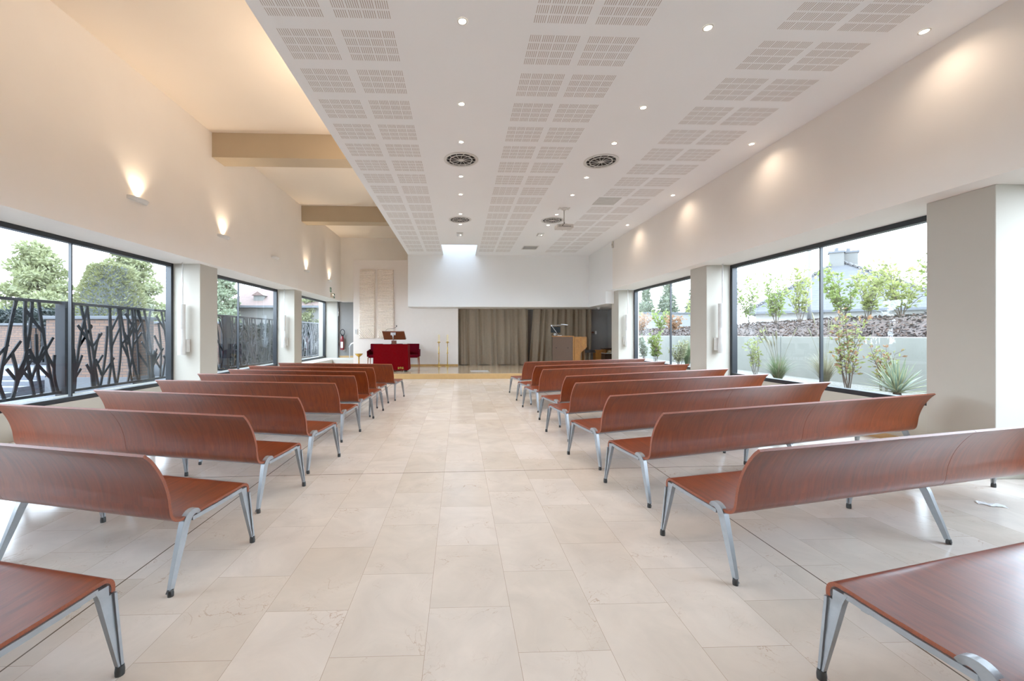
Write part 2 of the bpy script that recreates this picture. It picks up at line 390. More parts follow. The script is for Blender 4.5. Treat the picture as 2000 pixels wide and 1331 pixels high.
# beams under the high ceiling
for y0, lab in ((4.2, 'beam nearest the camera under the high left ceiling'), (9.31, 'larger looking beige beam crossing under the high left ceiling'), (14.48, 'farther beige beam crossing under the high left ceiling')):
    if y0 < 5: continue
    o = MB().box(XWL, -1.98, y0, y0+.5, 5.45, Z_HIGH).build('trim_%d' % n, BEAM, bevel=.006); n += 1
    struct(o, lab, 'beam')

# ------------------------------------------------------------------ windows
def window(i, x, y0, y1, zs, side, mull, lab):
    """frame in the outer wall plane; side +1 right wall, -1 left wall"""
    zt = Z_SOF
    fx0, fx1 = (x-.03, x+.09) if side > 0 else (x-.09, x+.03)
    f = MB().box(fx0, fx1, y0, y0+.075, zs, zt).box(fx0, fx1, y1-.075, y1, zs, zt).box(fx0, fx1, y0+.075, y1-.075, zs, zs+.075).box(fx0, fx1, y0+.075, y1-.075, zt-.075, zt)
    o = struct(f.build('window_%d' % i, FRAME, bevel=.004), lab, 'window')
    for a, c in ((y0+.075, mull-.012), (mull+.012, y1-.075)):
        xm = x+side*.03
        MB().add([(xm, a, zs+.075), (xm, c, zs+.075), (xm, c, zt-.075), (xm, a, zt-.075)], [(0, 1, 2, 3)]).build('pane', GLASS, o)
    MB().box(x-.005, x+.045*side if side > 0 else x+.005, mull-.012, mull+.012, zs+.075, zt-.075).build('mullion', FRAME, o) if side > 0 else MB().box(x-.045, x+.005, mull-.012, mull+.012, zs+.075, zt-.075).build('mullion', FRAME, o)
    return o
window(1, XGL, -.9, 4.1, .42, -1, 1.6, 'window beside the camera on the left')
window(2, XGL, 4.75, 9.22, .42, -1, 6.886, 'nearest large left window looking onto the brick walls and clipped yew')
window(3, XGL, 9.87, 14.38, .42, -1, 11.95, 'second left window with a red roofed house beyond')
window(4, XGL, 15.04, 19.5, .42, -1, 16.6, 'farthest left window filled by a dense tree')
window(5, XG, -1.0, 4.05, .57, 1, 1.5, 'window beside the camera on the right')
window(6, XG, 4.68, 9.01, .57, 1, 6.74, 'nearest large right window looking onto the yucca and slate roof')
window(7, XG, 9.66, 14.10, .57, 1, 11.69, 'farther right window with cypresses beyond')
for x0, x1, y0, y1, zs, nm, lab in ((-6.40, -6.26, Y0, 19.5, .42, 'wall_sill_left', 'low beige wall under the left windows'), (6.09, 6.22, Y0, 14.1, .57, 'wall_sill_right', 'low beige wall under the right windows')):
    struct(MB().box(x0, x1, y0, y1, 0, zs).build(nm, PIER), lab, 'wall')
for x0, x1, y0, y1, nm, lab in ((-6.6, -6.2, Y0, -.9, 'wall_rear_left', 'solid wall behind the camera, left'), (6.1, 6.6, Y0, -1.0, 'wall_rear_right', 'solid wall behind the camera, right')):
    struct(MB().box(x0, x1, y0, y1, 0, Z_SOF).build(nm, PIER), lab, 'wall')
struct(MB().box(6.075, 6.1, 4.68, 9.01, 0, .09).box(6.075, 6.1, 9.66, 14.1, 0, .09).build('baseboard_right', STEPM), 'cream skirting under the right windows', 'baseboard')
struct(MB().box(-5.69, -4.46, 19.585, 19.6, .41, .5).build('baseboard_corridor', STEPM), 'cream skirting at the end of the left corridor', 'baseboard')

# ------------------------------------------------------------------ benches
def catmull(P, k=6):
    out = []
    for i in range(len(P)-1):
        p0 = P[max(i-1, 0)]; p1 = P[i]; p2 = P[i+1]; p3 = P[min(i+2, len(P)-1)]
        for j in range(k):
            t = j/k
            out.append(tuple(.5*((2*p1[a]) + (-p0[a]+p2[a])*t + (2*p0[a]-5*p1[a]+4*p2[a]-p3[a])*t*t + (-p0[a]+3*p1[a]-3*p2[a]+p3[a])*t**3) for a in (0, 1)))
    out.append(P[-1])
    return out
KEY = [(.757, .362), (.757, .392), (.745, .416), (.715, .426), (.62, .417), (.50, .406), (.38, .397), (.285, .391), (.225, .392), (.19, .408), (.170, .44), (.160, .50), (.152, .558), (.129, .64), (.094, .72), (.047, .795), (.008, .836)]
PROF = catmull(KEY, 5)
def shell(pts, u0, u1, arc0, flip):
    """bent plywood sheet following pts (v, z), from u0 to u1"""
    T = .0085; n = len(pts); b = MB(); nn = []
    for i, p in enumerate(pts):
        a = pts[max(i-1, 0)]; c = pts[min(i+1, n-1)]; d = Vector((c[0]-a[0], c[1]-a[1])).normalized(); nn.append((d.y, -d.x))
    arc = [arc0]
    for i in range(1, n): arc.append(arc[-1]+math.dist(pts[i], pts[i-1]))
    def P(i, s, u): return (u*flip, pts[i][0]+nn[i][0]*T*s, pts[i][1]+nn[i][1]*T*s)
    steps = 1
    for s, rev in ((1, False), (-1, True)):
        vs = []; fs = []; uvs = []
        for i in range(n):
            vs += [P(i, s, u0), P(i, s, u1)]
        for i in range(n-1):
            f = (2*i, 2*i+1, 2*i+3, 2*i+2); w = ((u0, arc[i]), (u1, arc[i]), (u1, arc[i+1]), (u0, arc[i+1]))
            if rev != (flip < 0): f = f[::-1]; w = w[::-1]
            fs.append(f); uvs.append(w)
        b.add(vs, fs, 0, uvs)
    for u, rev in ((u0, True), (u1, False)):
        vs = []; fs = []
        for i in range(n): vs += [P(i, 1, u), P(i, -1, u)]
        for i in range(n-1):
            f = (2*i, 2*i+1, 2*i+3, 2*i+2); fs.append(f if rev != (flip < 0) else f[::-1])
        b.add(vs, fs, 1)
    for i, rev in ((0, False), (n-1, True)):
        vs = [P(i, 1, u0), P(i, 1, u1), P(i, -1, u1), P(i, -1, u0)]
        b.add(vs, [(0, 1, 2, 3) if rev == (flip < 0) else (3, 2, 1, 0)], 1)
    return b, arc[-1]
SPL = min(range(len(PROF)), key=lambda i: abs(PROF[i][1]-.49)+(0 if PROF[i][0] < .2 else 9))
def zseat(v):
    best = min((p for p in PROF if p[1] < .43), key=lambda p: abs(p[0]-v)); return best[1]
def make_bench(L, flip):
    """flip +1: runs to +x from the aisle end; -1: runs to -x"""
    t = thing('bench', 'bench', 'bench')
    half = L*.5
    for a, c in ((0, half-.0018), (half+.0018, L)):
        sb, arc = shell(PROF[:SPL+1], a, c, 0, flip); sb.build('seat', [PLY, EDGE], t, smooth=True, auto=50)
        bb, _ = shell(PROF[SPL:], a, c, arc, flip); bb.build('backrest', [PLY, EDGE], t, smooth=True, auto=50)
    for u, sp in ((.004, -.038), (half-.02, 0.0), (L-.004, .038)):
        def X(q): return q*flip
        # front leg, a tapered casting of I section: two flanges and a sunk web
        b = MB(); ring = {'web': [], 'front': [], 'rear': []}
        for z, v0, v1, w, k in ((.405, .676, .736, .030, 0), (.385, .686, .736, .032, 0), (.3605, .694, .737, .033, 0), (.3595, .6945, .7655, .033, 0), (.33, .700, .766, .032, .05), (.28, .708, .767, .031, .2), (.18, .724, .769, .027, .5), (.03, .749, .772, .022, .95), (.014, .751, .772, .021, 1)):
            uc = u+sp*k
            for nm, va, vb, ww in (('web', v0+.004, v1-.004, w*.3 if z < .36 else w*.9), ('front', v1-.012, v1, w), ('rear', v0, v0+.009, w)):
                if nm == 'front' and z > .36: continue
                ring[nm].append([(X(uc-ww/2), va, z), (X(uc+ww/2), va, z), (X(uc+ww/2), vb, z), (X(uc-ww/2), vb, z)])
        for nm in ring: b.loft(ring[nm][::-1] if flip > 0 else ring[nm])
        lg = b.build('leg', ALU, t, bevel=.002)
        rf = MB(); uc = u+sp
        rf.lathe([(.018, 0), (.019, .02), (.0165, .042)], 12, (X(uc), .759, 0)); rf.build('rubber_foot', RUB, lg, smooth=True, auto=40)
        # rear leg: a knuckle gripping the seat edge, then leaning back to the floor
        pth = [(.352, .386, .022, .030), (.335, .404, .030, .036), (.312, .408, .036, .038), (.288, .398, .042, .038), (.268, .372, .046, .038), (.252, .33, .046, .036), (.225, .26, .042, .034), (.18, .145, .035, .029), (.137, .03, .027, .024), (.131, .012, .025, .023)]
        if sp == 0: pth = [(.290, .384, .05, .036), (.272, .366, .048, .036)] + pth[5:]
        q1 = catmull([p[:2] for p in pth], 3); q2 = catmull([p[2:] for p in pth], 3); pth = [tuple(p)+tuple(q) for p, q in zip(q1, q2)]
        b = MB(); rings = []
        for i, (v, z, th, w) in enumerate(pth):
            va, za = pth[max(i-1, 0)][:2]; vb, zb_ = pth[min(i+1, len(pth)-1)][:2]; d = Vector((vb-va, zb_-za)).normalized(); nx, nz = -d.y, d.x
            k = max(0, min(1, (.34-z)/.33)); uc2 = u+sp*1.1*k+(.006 if sp < 0 else -.006 if sp > 0 else 0)
            if z < .02: nx, nz = -1, 0
            rings.append([(X(uc2-w/2), v-nx*th/2, z-nz*th/2), (X(uc2+w/2), v-nx*th/2, z-nz*th/2), (X(uc2+w/2), v+nx*th/2, z+nz*th/2), (X(uc2-w/2), v+nx*th/2, z+nz*th/2)])
        b.loft(rings if flip > 0 else rings[::-1])
        lg = b.build('leg', ALU, t, bevel=.004, smooth=True, auto=38)
        uc = u+sp*1.1
        MB().lathe([(.016, 0), (.017, .018), (.014, .036)], 12, (X(uc), .131, 0)).build('rubber_foot', RUB, lg, smooth=True, auto=40)
        # rail under the seat edge
        b = MB(); rings = []
        for i in range(13):
            v = .30+(.69-.30)*i/12; z1 = zseat(v)-.0095
            rings.append([(X(u-.014), v, z1-.024), (X(u+.014), v, z1-.024), (X(u+.014), v, z1), (X(u-.014), v, z1)])
        b.loft(rings if flip > 0 else rings[::-1]); b.build('seat_rail', ALU, t)
    MB().box(min(0, L*flip)+.03, max(0, L*flip)-.03, .625, .655, .355, .385).build('cross_bar', ALU, t, bevel=.003)
    MB().box(min(0, L*flip)+.03, max(0, L*flip)-.03, .29, .325, .352, .377).build('cross_bar', ALU, t, bevel=.003)
    for d in (-.045, .045): MB().lathe([(.009, 0), (.009, .004), (.005, .006)], 10, ((half+d)*flip, .028, .829)).build('joint_bolt', STEEL, t)
    return t
BR = [(1.777, .995, 12.8), (1.719, 2.278, 12.6), (1.718, 3.38, 15.7), (1.635, 4.371, 18.2), (1.602, 5.559, 17.4), (1.706, 6.455, 20.4), (1.595, 7.725, 19.3), (1.611, 8.576, 21.4), (1.584, 9.82, 19.6)]
BL = [(-1.716, 1.132, 14.3), (-1.723, 2.289, 15.0), (-1.754, 3.384, 14.0), (-1.697, 4.355, 14.6), (-1.694, 5.632, 10.0), (-1.688, 6.63, 9.2), (-1.684, 7.386, 11.6), (-1.728, 8.264, 11.1), (-1.512, 9.209, 10.9)]
ordn = ['nearest the camera, only its seat showing', 'second row from the camera', 'third row from the camera', 'fourth row from the camera', 'fifth row, the middle one', 'fifth row from the stage step', None, None, None]
ordn[5] = 'fourth row back from the stage step'; ordn[6] = 'third row back from the stage step'; ordn[7] = 'second row back from the stage step'; ordn[8] = 'front row, directly before the stage step'
for rows, flip, Lb, side in ((BR, 1, 3.75, 'right'), (BL, -1, 2.77, 'left')):
    proto = make_bench(Lb, flip)
    for i, (x, y, a) in enumerate(rows):
        o = proto if i == 0 else copy_tree(proto)
        o.location = (x, y, 0); o.rotation_euler = (0, 0, R(a*flip))
        tag(o, 'cherry plywood bench %s of the aisle, %s' % (side, ordn[i]), 'bench', 'plywood benches %s of the aisle' % side)

# ------------------------------------------------------------------ lights on the left wall
def make_sconce(lit):
    t = thing('wall_sconce', '', 'wall lamp')
    b = MB(); rings = []
    for y, d in ((-.21, .010), (-.19, .075), (-.1, .105), (.0, .112), (.1, .105), (.19, .075), (.21, .010)):
        rings.append([(0, y, -.035), (d*.55, y, -.035), (d, y, .012), (d, y, .022), (d-.008, y, .022), (.003, y, .0), (0, y, .0)])
    b.loft(rings); b.build('shade', WPLAS, t)
    MB().box(.02, .06, -.1, .1, .001, .012).build('lamp_strip', LAMP2 if lit else WPLAS, t)
    return t
SC = [(7.18, 3.80, 'lit wall sconce nearest the camera on the left wall'), (9.72, 3.78, 'lit wall sconce second from the camera, above the first left pier'), (12.36, 3.79, 'unlit wall sconce between the lit ones on the left wall'),
      (14.92, 3.79, 'lit wall sconce second from the far end of the left wall'), (17.53, 3.79, 'lit wall sconce farthest along the left wall, by the exit signs')]
p1 = make_sconce(True); p0 = make_sconce(False); used = False
for i, (y, z, lab) in enumerate(SC):
    lit = i != 2
    o = p0 if not lit else (p1 if not used else copy_tree(p1)); used = used or lit
    o.location = (XWL, y, z); tag(o, lab, 'wall lamp', 'sconces on the left wall')
    if lit:
        spot('sconce_light', (XWL+.055, y, z+.035), (XWL-.02, y, z+1.6), 17, (1, .76, .52), 105, 1.0, .03)
for y, pw_ in ((-2, 22), (1, 24), (4, 24), (6.8, 22), (8.6, 10), (10.3, 7), (12.2, 4)):
    spot('cove_light', (-2.2, y, 4.95), (-3.4, y, 6.3), pw_*1.1, (1, .80, .60), 160, 1.0, .2)

# ------------------------------------------------------------------ ceiling fittings
def make_downlight():
    t = thing('downlight', '', 'ceiling light')
    b = MB(); n = 24
    b.lathe([(.052, -.001), (.052, -.005), (.040, -.007), (.037, -.002)], n, cap=False); b.build('trim_ring', WPLAS, t, smooth=True)
    MB().lathe([(.037, -.0025), (.02, -.004)], n).build('lamp', LAMP, t)
    return t
DL = [(.032, y) for y in (4.18, 5.68, 6.80, 8.28, 9.34, 10.85, 11.86)] + [(2.59, y) for y in (4.18, 5.68, 6.76, 8.25, 9.3, 10.82, 11.87)] + [(4.9, y) for y in (4.15, 6.70, 9.23, 11.78)]
rowlab = ['above the aisle', 'over the right benches', 'along the right wall']
cnt = [7, 7, 4]
ordw = ['nearest the camera', 'second from the camera', 'third from the camera', 'fourth from the camera', 'fifth from the camera', 'sixth from the camera', 'farthest from the camera']
pd = make_downlight(); k = 0
for r in range(3):
    for i in range(cnt[r]):
        x, y = DL[k]; o = pd if k == 0 else copy_tree(pd); k += 1
        o.location = (x, y, Z_LOW)
        w = ordw[i] if i < cnt[r]-1 else ordw[6]
        tag(o, 'small lit downlight in the row %s, %s' % (rowlab[r], w), 'ceiling light', 'downlights')
        if r == 2: spot('downlight_beam', (x, y, Z_LOW-.02), (x+.12, y, 0), 6.5, (1, .78, .58), 150, 1.0, .03)
        else: spot('downlight_beam', (x, y, Z_LOW-.02), (x, y, 0), 20, (1, .90, .80), 110, .8, .03)
def make_vent():
    t = thing('ceiling_vent', '', 'air vent')
    MB().lathe([(.315, -.001), (.315, -.010), (.30, -.016), (.268, -.012), (.262, -.002)], 48, cap=False).build('outer_ring', WPLAS, t, smooth=True, auto=40)
    MB().lathe([(.262, -.0014), (.1, -.0016), (.001, -.0018)], 40, cap=False).build('backing', DARKV, t)
    MB().lathe([(.208, -.004), (.208, -.016), (.194, -.016), (.194, -.004)], 48, cap=False).build('inner_ring', WPLAS, t)
    b = MB()
    for k in range(12):
        a = 2*PI*k/12; pts = []
        for q in range(6):
            r = .035+(.27-.035)*q/5; aa = a+.22*(q/5)**2
            pts.append((r*math.cos(aa), r*math.sin(aa), -.011))
        b.tube(pts, .0042, 6)
    b.build('spokes', WPLAS, t)
    b = MB()
    for k in range(24):
        a = 2*PI*k/24+.13
        b.bar((.05*math.cos(a), .05*math.sin(a), -.004), (.19*math.cos(a), .19*math.sin(a), -.003), .008, .003)
    b.build('swirl_blades', mat('vent_blade', (62, 56, 52), .6), t)
    MB().lathe([(.05, -.008), (.045, -.018), (.02, -.022)], 24).build('hub', WPLAS, t)
    return t
pv = make_vent()
for i, (x, y, lab) in enumerate(((.033, 7.489, 'round ceiling vent above the aisle, nearer of the two there'), (2.613, 7.47, 'round ceiling vent over the right benches, clear of the projector'),
                          (.021, 11.40, 'round ceiling vent above the aisle, nearer the skylight'), (2.598, 11.36, 'round ceiling vent beside the projector'))):
    o = pv if i == 0 else copy_tree(pv); o.location = (x, y, Z_LOW); tag(o, lab, 'air vent', 'round ceiling vents')
# projector
t = thing('projector', 'white projector hanging from the ceiling on a pole', 'projector', (2.655, 10.3, Z_LOW))
b = MB().lathe([(.10, -.001), (.10, -.012), (.055, -.02), (.05, -.045)], 20); 
for dx in (-.12, .12): b.box(dx-.02, dx+.02, -.09, .09, -.012, -.001)
b.build('mount_plate', WPLAS, t)
MB().tube([(0, 0, -.04), (0, 0, -.40)], .017, 10).build('pole', WPLAS, t, smooth=True)
MB().box(-.07, .07, -.06, .06, -.425, -.395).build('bracket', WPLAS, t, bevel=.004)
pb = MB().box(-.21, .21, -.14, .14, -.515, -.425).build('body', mat('projector_shell', (206, 202, 196), .5), t, bevel=.012)
b = MB()
for i in range(5): b.box(-.17+.014*i, -.164+.014*i, -.1425, -.1395, -.50, -.44)
b.build('vent_slits', mat('slit_grey', (120, 116, 112), .7), pb)
b = MB()
for i in range(6): b.box(-.05+.034*i, -.03+.034*i, -.1425, -.1395, -.495, -.475)
b.build('ports', BLACK, pb)
MB().tube([(0, .13, -.47), (0, .17, -.47)], .04, 16).build('lens', BLACK, t)
MB().tube([(.01, -.02, -.36), (-.02, -.1, -.42), (-.06, -.15, -.45), (-.09, -.15, -.49)], .008, 8).build('cable', BLACK, t, smooth=True)
# emergency lights
def make_em():
    t = thing('emergency_light', '', 'emergency light')
    MB().box(-.105, .105, -.18, .18, -.012, 0).build('mounting_plate', WPLAS, t, bevel=.003)
    MB().box(-.085, .085, -.16, .16, -.05, -.012).build('diffuser', mat('clear_diffuser', (236, 238, 238), .15, spec=.8), t, bevel=.012)
    MB().box(.02, .034, -.07, -.03, -.054, -.048).build('indicator', LAMP, t)
    return t
pe = make_em()
for i, (x, y, lab) in enumerate(((.016, 13.0, 'clear emergency light in front of the skylight'), (2.58, 12.95, 'clear emergency light behind the projector'))):
    o = pe if i == 0 else copy_tree(pe); o.location = (x, y, Z_LOW); tag(o, lab, 'emergency light', 'emergency lights')
t = thing('air_grille', 'small rectangular louvred air grille in the ceiling near the white box', 'air vent', (2.6, 14.97, Z_LOW))
b = MB().box(-.28, .28, -.3, -.26, -.012, 0).box(-.28, .28, .26, .3, -.012, 0).box(-.28, -.24, -.26, .26, -.012, 0).box(.24, .28, -.26, .26, -.012, 0); b.build('frame', WPLAS, t)
MB().box(-.24, .24, -.26, .26, -.003, -.001).build('backing', DARKV, t)
b = MB()
for i in range(11): b.bar((-.2+.04*i, -.26, -.008), (-.2+.04*i, .26, -.008), .018, .003)
b.build('slats', WPLAS, t)
o = MB().box(-.27, .27, -.27, .27, -.006, .0).build('ceiling_hatch', mat('panel_grey', (196, 196, 192), .7), loc=(3.53, 9.7, Z_LOW), bevel=.003)
tag(o, 'flat pale grey square access panel among the ceiling perforations', 'access panel')
t = thing('motion_sensor', 'small cream motion sensor at the top corner of the right wall', 'sensor', (XW, 13.78, 4.58))
MB().box(-.008, 0, -.055, .055, -.125, .105).build('mounting_plate', WPLAS, t); MB().box(-.05, -.008, -.05, .05, -.12, .1).build('housing', mat('cream_plastic', (206, 198, 184), .5), t, bevel=.015); MB().box(-.055, -.049, -.025, .025, -.05, .02).build('lens', mat('lens_grey', (120, 112, 102), .3), t, bevel=.004)

# ------------------------------------------------------------------ column speakers by the piers
def make_speaker(side):
    t = thing('hanging_speaker', '', 'speaker')
    MB().lathe([(.070, 0), (.074, .006), (.074, .555), (.0725, .558), (.0725, .562), (.074, .565), (.074, 1.095), (.07, 1.10)], 28).build('cylinder', WPLAS, t, smooth=True, auto=35)
    MB().tube([(.02*side, .0, 1.10), (.02*side, 0, 2.0)], .013, 10).build('conduit', WPLAS, t, smooth=True)
    MB().box(-.09, .09, .05, .145, .06, .34).build('wall_bracket', WPLAS, t, bevel=.01)
    return t
def place_speaker(p, x, y, z, lab):
    p.location = (x, y, z); tag(p, lab, 'speaker', 'white cylinders hung beside the piers')
sp_ = make_speaker(1)
place_speaker(sp_, -6.0, 9.07, 1.06, 'white cylindrical fixture on a thin pipe by the first left pier')
place_speaker(copy_tree(sp_), -6.0, 14.23, 1.06, 'white cylindrical fixture on a thin pipe by the second left pier')
place_speaker(copy_tree(sp_), 5.80, 8.86, 1.09, 'white cylindrical fixture on a thin pipe by the middle right pier')
place_speaker(copy_tree(sp_), 5.80, 13.95, 1.09, 'white cylindrical fixture on a thin pipe by the right pier at the stage')

# ------------------------------------------------------------------ stone reliefs on the white wall
def make_relief(x0, x1, z0, z1, lean, lab, seed):
    r = random.Random(seed); t = thing('stone_relief', lab, 'relief', ((x0+x1)/2, 17.397, z0), 0, 'tall carved stone slabs')
    w = x1-x0; h = z1-z0; NX, NZ = 30, 150; vs = []; fs = []
    for j in range(NZ+1):
        for i in range(NX+1):
            fx = i/NX; fz = j/NZ; x = (fx-.5)*w + lean*fz; z = fz*h
            if fz < .13: ph = (x*1.0+z*.75)*78
            else: ph = z*92 + .7*noise.noise((x*3, z*2.2, seed)) + (1.6 if noise.noise((x*2.2, z*1.1, seed+5)) > .25 else 0)*x*10
            d = -.075 - .030*(.5+.5*math.sin(ph)) - .008*noise.noise((x*14, z*40, seed))
            if i in (0, NX) or j in (0, NZ): d = -.06
            vs.append((x, d, z))
    for j in range(NZ):
        for i in range(NX):
            a = j*(NX+1)+i; fs.append((a, a+1, a+NX+2, a+NX+1))
    MB().add(vs, fs).build('carved_face', STONE, t)
    b = MB(); b.loft([[(-w/2, -.06, 0), (w/2, -.06, 0), (w/2, -.0, 0), (-w/2, -.0, 0)], [(-w/2+lean, -.06, h), (w/2+lean, -.06, h), (w/2+lean, 0, h), (-w/2+lean, 0, h)]]); b.build('mounting_slab', STONE, t)
make_relief(-4.20, -3.56, 1.35, 4.24, .03, 'tall carved stone slab on the white wall, left of the pair', 1)
make_relief(-3.42, -2.745, 1.35, 4.23, -.02, 'tall carved stone slab on the white wall, right of the pair behind the lectern', 2)
t = thing('wall_control_panel', 'small white control box at the left edge of the white wall', 'control panel', (-4.33, 17.4, 1.62))
MB().box(-.055, .055, -.035, 0, -.12, .12).build('housing', WPLAS, t, bevel=.006); MB().box(-.035, .02, -.038, -.034, -.07, .08).build('keypad', mat('keypad_grey', (170, 168, 166), .6), t)

# ------------------------------------------------------------------ stage furniture
def make_chair():
    t = thing('armchair', '', 'chair')
    MB().box(-.24, .24, -.27, .24, .38, .50).build('seat', REDC, t, bevel=.03, seg=3)
    b = MB(); b.loft([[(-.25, .16, .42), (.25, .16, .42), (.25, .25, .42), (-.25, .25, .42)], [(-.25, .20, .7), (.25, .20, .7), (.25, .28, .7), (-.25, .28, .7)], [(-.255, .24, .945), (.255, .24, .945), (.255, .31, .945), (-.255, .31, .945)]]); b.build('backrest', REDC, t, bevel=.02, seg=3)
    for s in (-1, 1):
        b = MB(); x0, x1 = sorted((s*.245, s*.30))
        b.loft([[(x0, -.23, .42), (x1, -.23, .42), (x1, .25, .42), (x0, .25, .42)], [(x0, -.27, .655), (x1, -.27, .655), (x1, .27, .72), (x0, .27, .72)]]); b.build('armrest', REDC, t, bevel=.015, seg=3)
        for y0, dy in ((-.23, -.0), (.2, .07)):
            b = MB(); x = s*.245
            b.loft([[(x-.012+s*.02, y0+dy-.012, 0), (x+.012+s*.02, y0+dy-.012, 0), (x+.012+s*.02, y0+dy+.012, 0), (x-.012+s*.02, y0+dy+.012, 0)], [(x-.02, y0-.02, .40), (x+.02, y0-.02, .40), (x+.02, y0+.02, .40), (x-.02, y0+.02, .40)]]); b.build('leg', CHLEG, t)
    return t
ZS = .178
pc = make_chair()
for i, (x, y, rz, lab) in enumerate(((-3.43, 16.9, 0, 'red upholstered armchair, left of the red draped table'), (-2.62, 17.02, 0, 'red upholstered armchair mostly hidden behind the lectern'), (-1.92, 16.95, 0, 'red upholstered armchair, right of the red draped table'))):
    o = pc if i == 0 else copy_tree(pc); o.location = (x, y, ZS); o.rotation_euler = (0, 0, rz); tag(o, lab, 'chair', 'red armchairs on the stage')
# draped table
t = thing('draped_table', 'low table completely covered by a red cloth', 'table', (-2.44, 14.95, ZS))
b = MB(); ring0 = []; rings = []
for z, e in ((.055, .015), (.3, .008), (.7, .0), (.955, -.004), (.975, -.016)):
    rg = []
    W, D = .61+e, .30+e
    path = []
    for k in range(24): path.append((-W+2*W*k/24, -D))
    for k in range(12): path.append((W, -D+2*D*k/12))
    for k in range(24): path.append((W-2*W*k/24, D))
    for k in range(12): path.append((-W, D-2*D*k/12))
    for k, (x, y) in enumerate(path):
        amp = .012*(1-z)*math.sin(k*1.1)+.006*(1-z)*math.sin(k*2.3)
        nx, ny = (x/abs(W) if abs(abs(x)-W) < 1e-6 else 0), (y/abs(D) if abs(abs(y)-D) < 1e-6 else 0)
        rg.append((x+nx*amp, y+ny*amp, z))
    rings.append(rg)
b.loft(rings); cl = b.build('cloth', REDF, t, smooth=True, auto=50)
b = MB(); 
for dx in (-.07, .07): b.box(dx-.03, dx+.03, -.325, -.321, .10, .17)
b.box(-.1, .1, -.325, -.3215, .135, .15); b.box(-.015, .015, -.325, -.3215, .1, .18)
b.v = [(x+.36, y, z) for x, y, z in b.v]; b.build('gold_emblem', BRASS, cl)
for dx in (-.5, .5):
    for dy in (-.2, .2): MB().tube([(dx, dy, 0), (dx, dy, .06)], .03, 10).build('foot', BLACK, t)
# lectern
t = thing('lectern', 'wooden reading lectern with sloping desk rising behind the red table', 'lectern', (-2.46, 15.55, ZS))
MB().box(-.09, .09, -.05, .05, 0, 1.10).build('post', WALNUT, t, bevel=.004)
MB().box(-.26, .26, -.2, .2, 0, .04).build('base', WALNUT, t, bevel=.006)
b = MB(); b.loft([[(-.40, -.30, 1.44), (.42, -.30, 1.44), (.42, -.27, 1.47), (-.40, -.27, 1.47)], [(-.36, .06, 1.10), (.42, .06, 1.10), (.42, .09, 1.13), (-.36, .09, 1.13)]][::-1])
# sloping desk: the high edge toward the hall
desk = MB(); desk.loft([[(-.41, -.22, 1.43), (.41, -.22, 1.43), (.41, -.19, 1.455), (-.41, -.19, 1.455)], [(-.36, -.06, 1.13), (.44, -.06, 1.13), (.44, .2, 1.16), (-.36, .2, 1.16)]])
dk = desk.build('desk_board', WALNUT, t, bevel=.004)
MB().box(-.09, .09, -.235, -.20, 1.30, 1.40).build('support_plate', STEEL, t, bevel=.004)
b = MB(); b.tube([(0, -.24, 1.37), (0, -.245, 1.24), (0, -.15, 1.12)], .024, 12); b.build('steel_tube', STEEL, t, smooth=True)
m_ = MB().tube([(-.28, -.18, 1.45), (-.26, -.18, 1.50), (-.2, -.18, 1.53), (-.02, -.18, 1.55), (.08, -.18, 1.58), (.12, -.18, 1.62)], .006, 8).build('microphone_neck', BLACK, t, smooth=True)
MB().lathe([(.006, -.02), (.016, 0), (.016, .03), (.006, .045)], 12, (.125, -.18, 1.63)).build('microphone_head', BLACK, m_, smooth=True)
o = MB().box(-.36, .26, -.205, -.12, 1.459, 1.468).build('paper_sheets', PAPER, loc=(-2.46, 15.55, ZS)); o.rotation_euler = (0, 0, 0); tag(o, 'white papers lying along the top of the lectern', 'paper')
# candlesticks
def make_candlestick():
    t = thing('candlestick', '', 'candlestick')
    MB().lathe([(.125, .0), (.125, .012), (.10, .022), (.085, .03), (.05, .05), (.03, .09), (.024, .12)], 28).build('base', BRASS, t, smooth=True, auto=50)
    MB().lathe([(.022, .10), (.019, .30), (.018, .52), (.034, .54), (.036, .56), (.02, .58), (.017, .80), (.016, .95), (.024, .97)], 20).build('stem', BRASS, t, smooth=True, auto=50)
    MB().lathe([(.02, .96), (.05, .985), (.085, 1.0), (.085, 1.01), (.05, 1.008), (.045, 1.03), (.04, 1.035)], 28).build('drip_pan', BRASS, t, smooth=True, auto=50)
    c = MB().lathe([(.04, 1.02), (.04, 1.32), (.032, 1.325)], 20).build('candle', WAX, t, smooth=True, auto=40)
    MB().tube([(0, 0, 1.32), (0, 0, 1.335)], .003, 6).build('wick', BLACK, c)
    return t
pk = make_candlestick(); pk.location = (-.847, 17.07, ZS); tag(pk, 'tall brass candlestick with cream candle, nearer the red chairs', 'candlestick', 'brass candlesticks')
k2 = copy_tree(pk); k2.location = (-.488, 17.06, ZS); k2['label'] = 'tall brass candlestick with cream candle, nearer the curtain'
t = thing('brass_bowl_stand', 'brass bowl on a slim stand at the left of the stage', 'bowl stand', (-3.93, 16.2, ZS))
MB().lathe([(.13, 0), (.13, .012), (.05, .04), (.025, .07)], 24).build('base', BRASS, t, smooth=True, auto=50)
MB().lathe([(.026, .06), (.024, .42), (.03, .46)], 18).build('stem', BRASS, t, smooth=True)
MB().lathe([(.03, .45), (.06, .47), (.11, .51), (.148, .56), (.152, .575), (.14, .575), (.09, .535), (.02, .52)], 28).build('bowl', BRASS, t, smooth=True, auto=60)
t = thing('floor_grille', 'pale metal floor grille set into the stage before the curtain', 'floor grille', (.73, 14.78, ZS))
MB().box(-.33, .33, -.32, .32, 0, .006).build('frame', mat('pale_metal', (186, 184, 178), .35, .4), t)
b = MB()
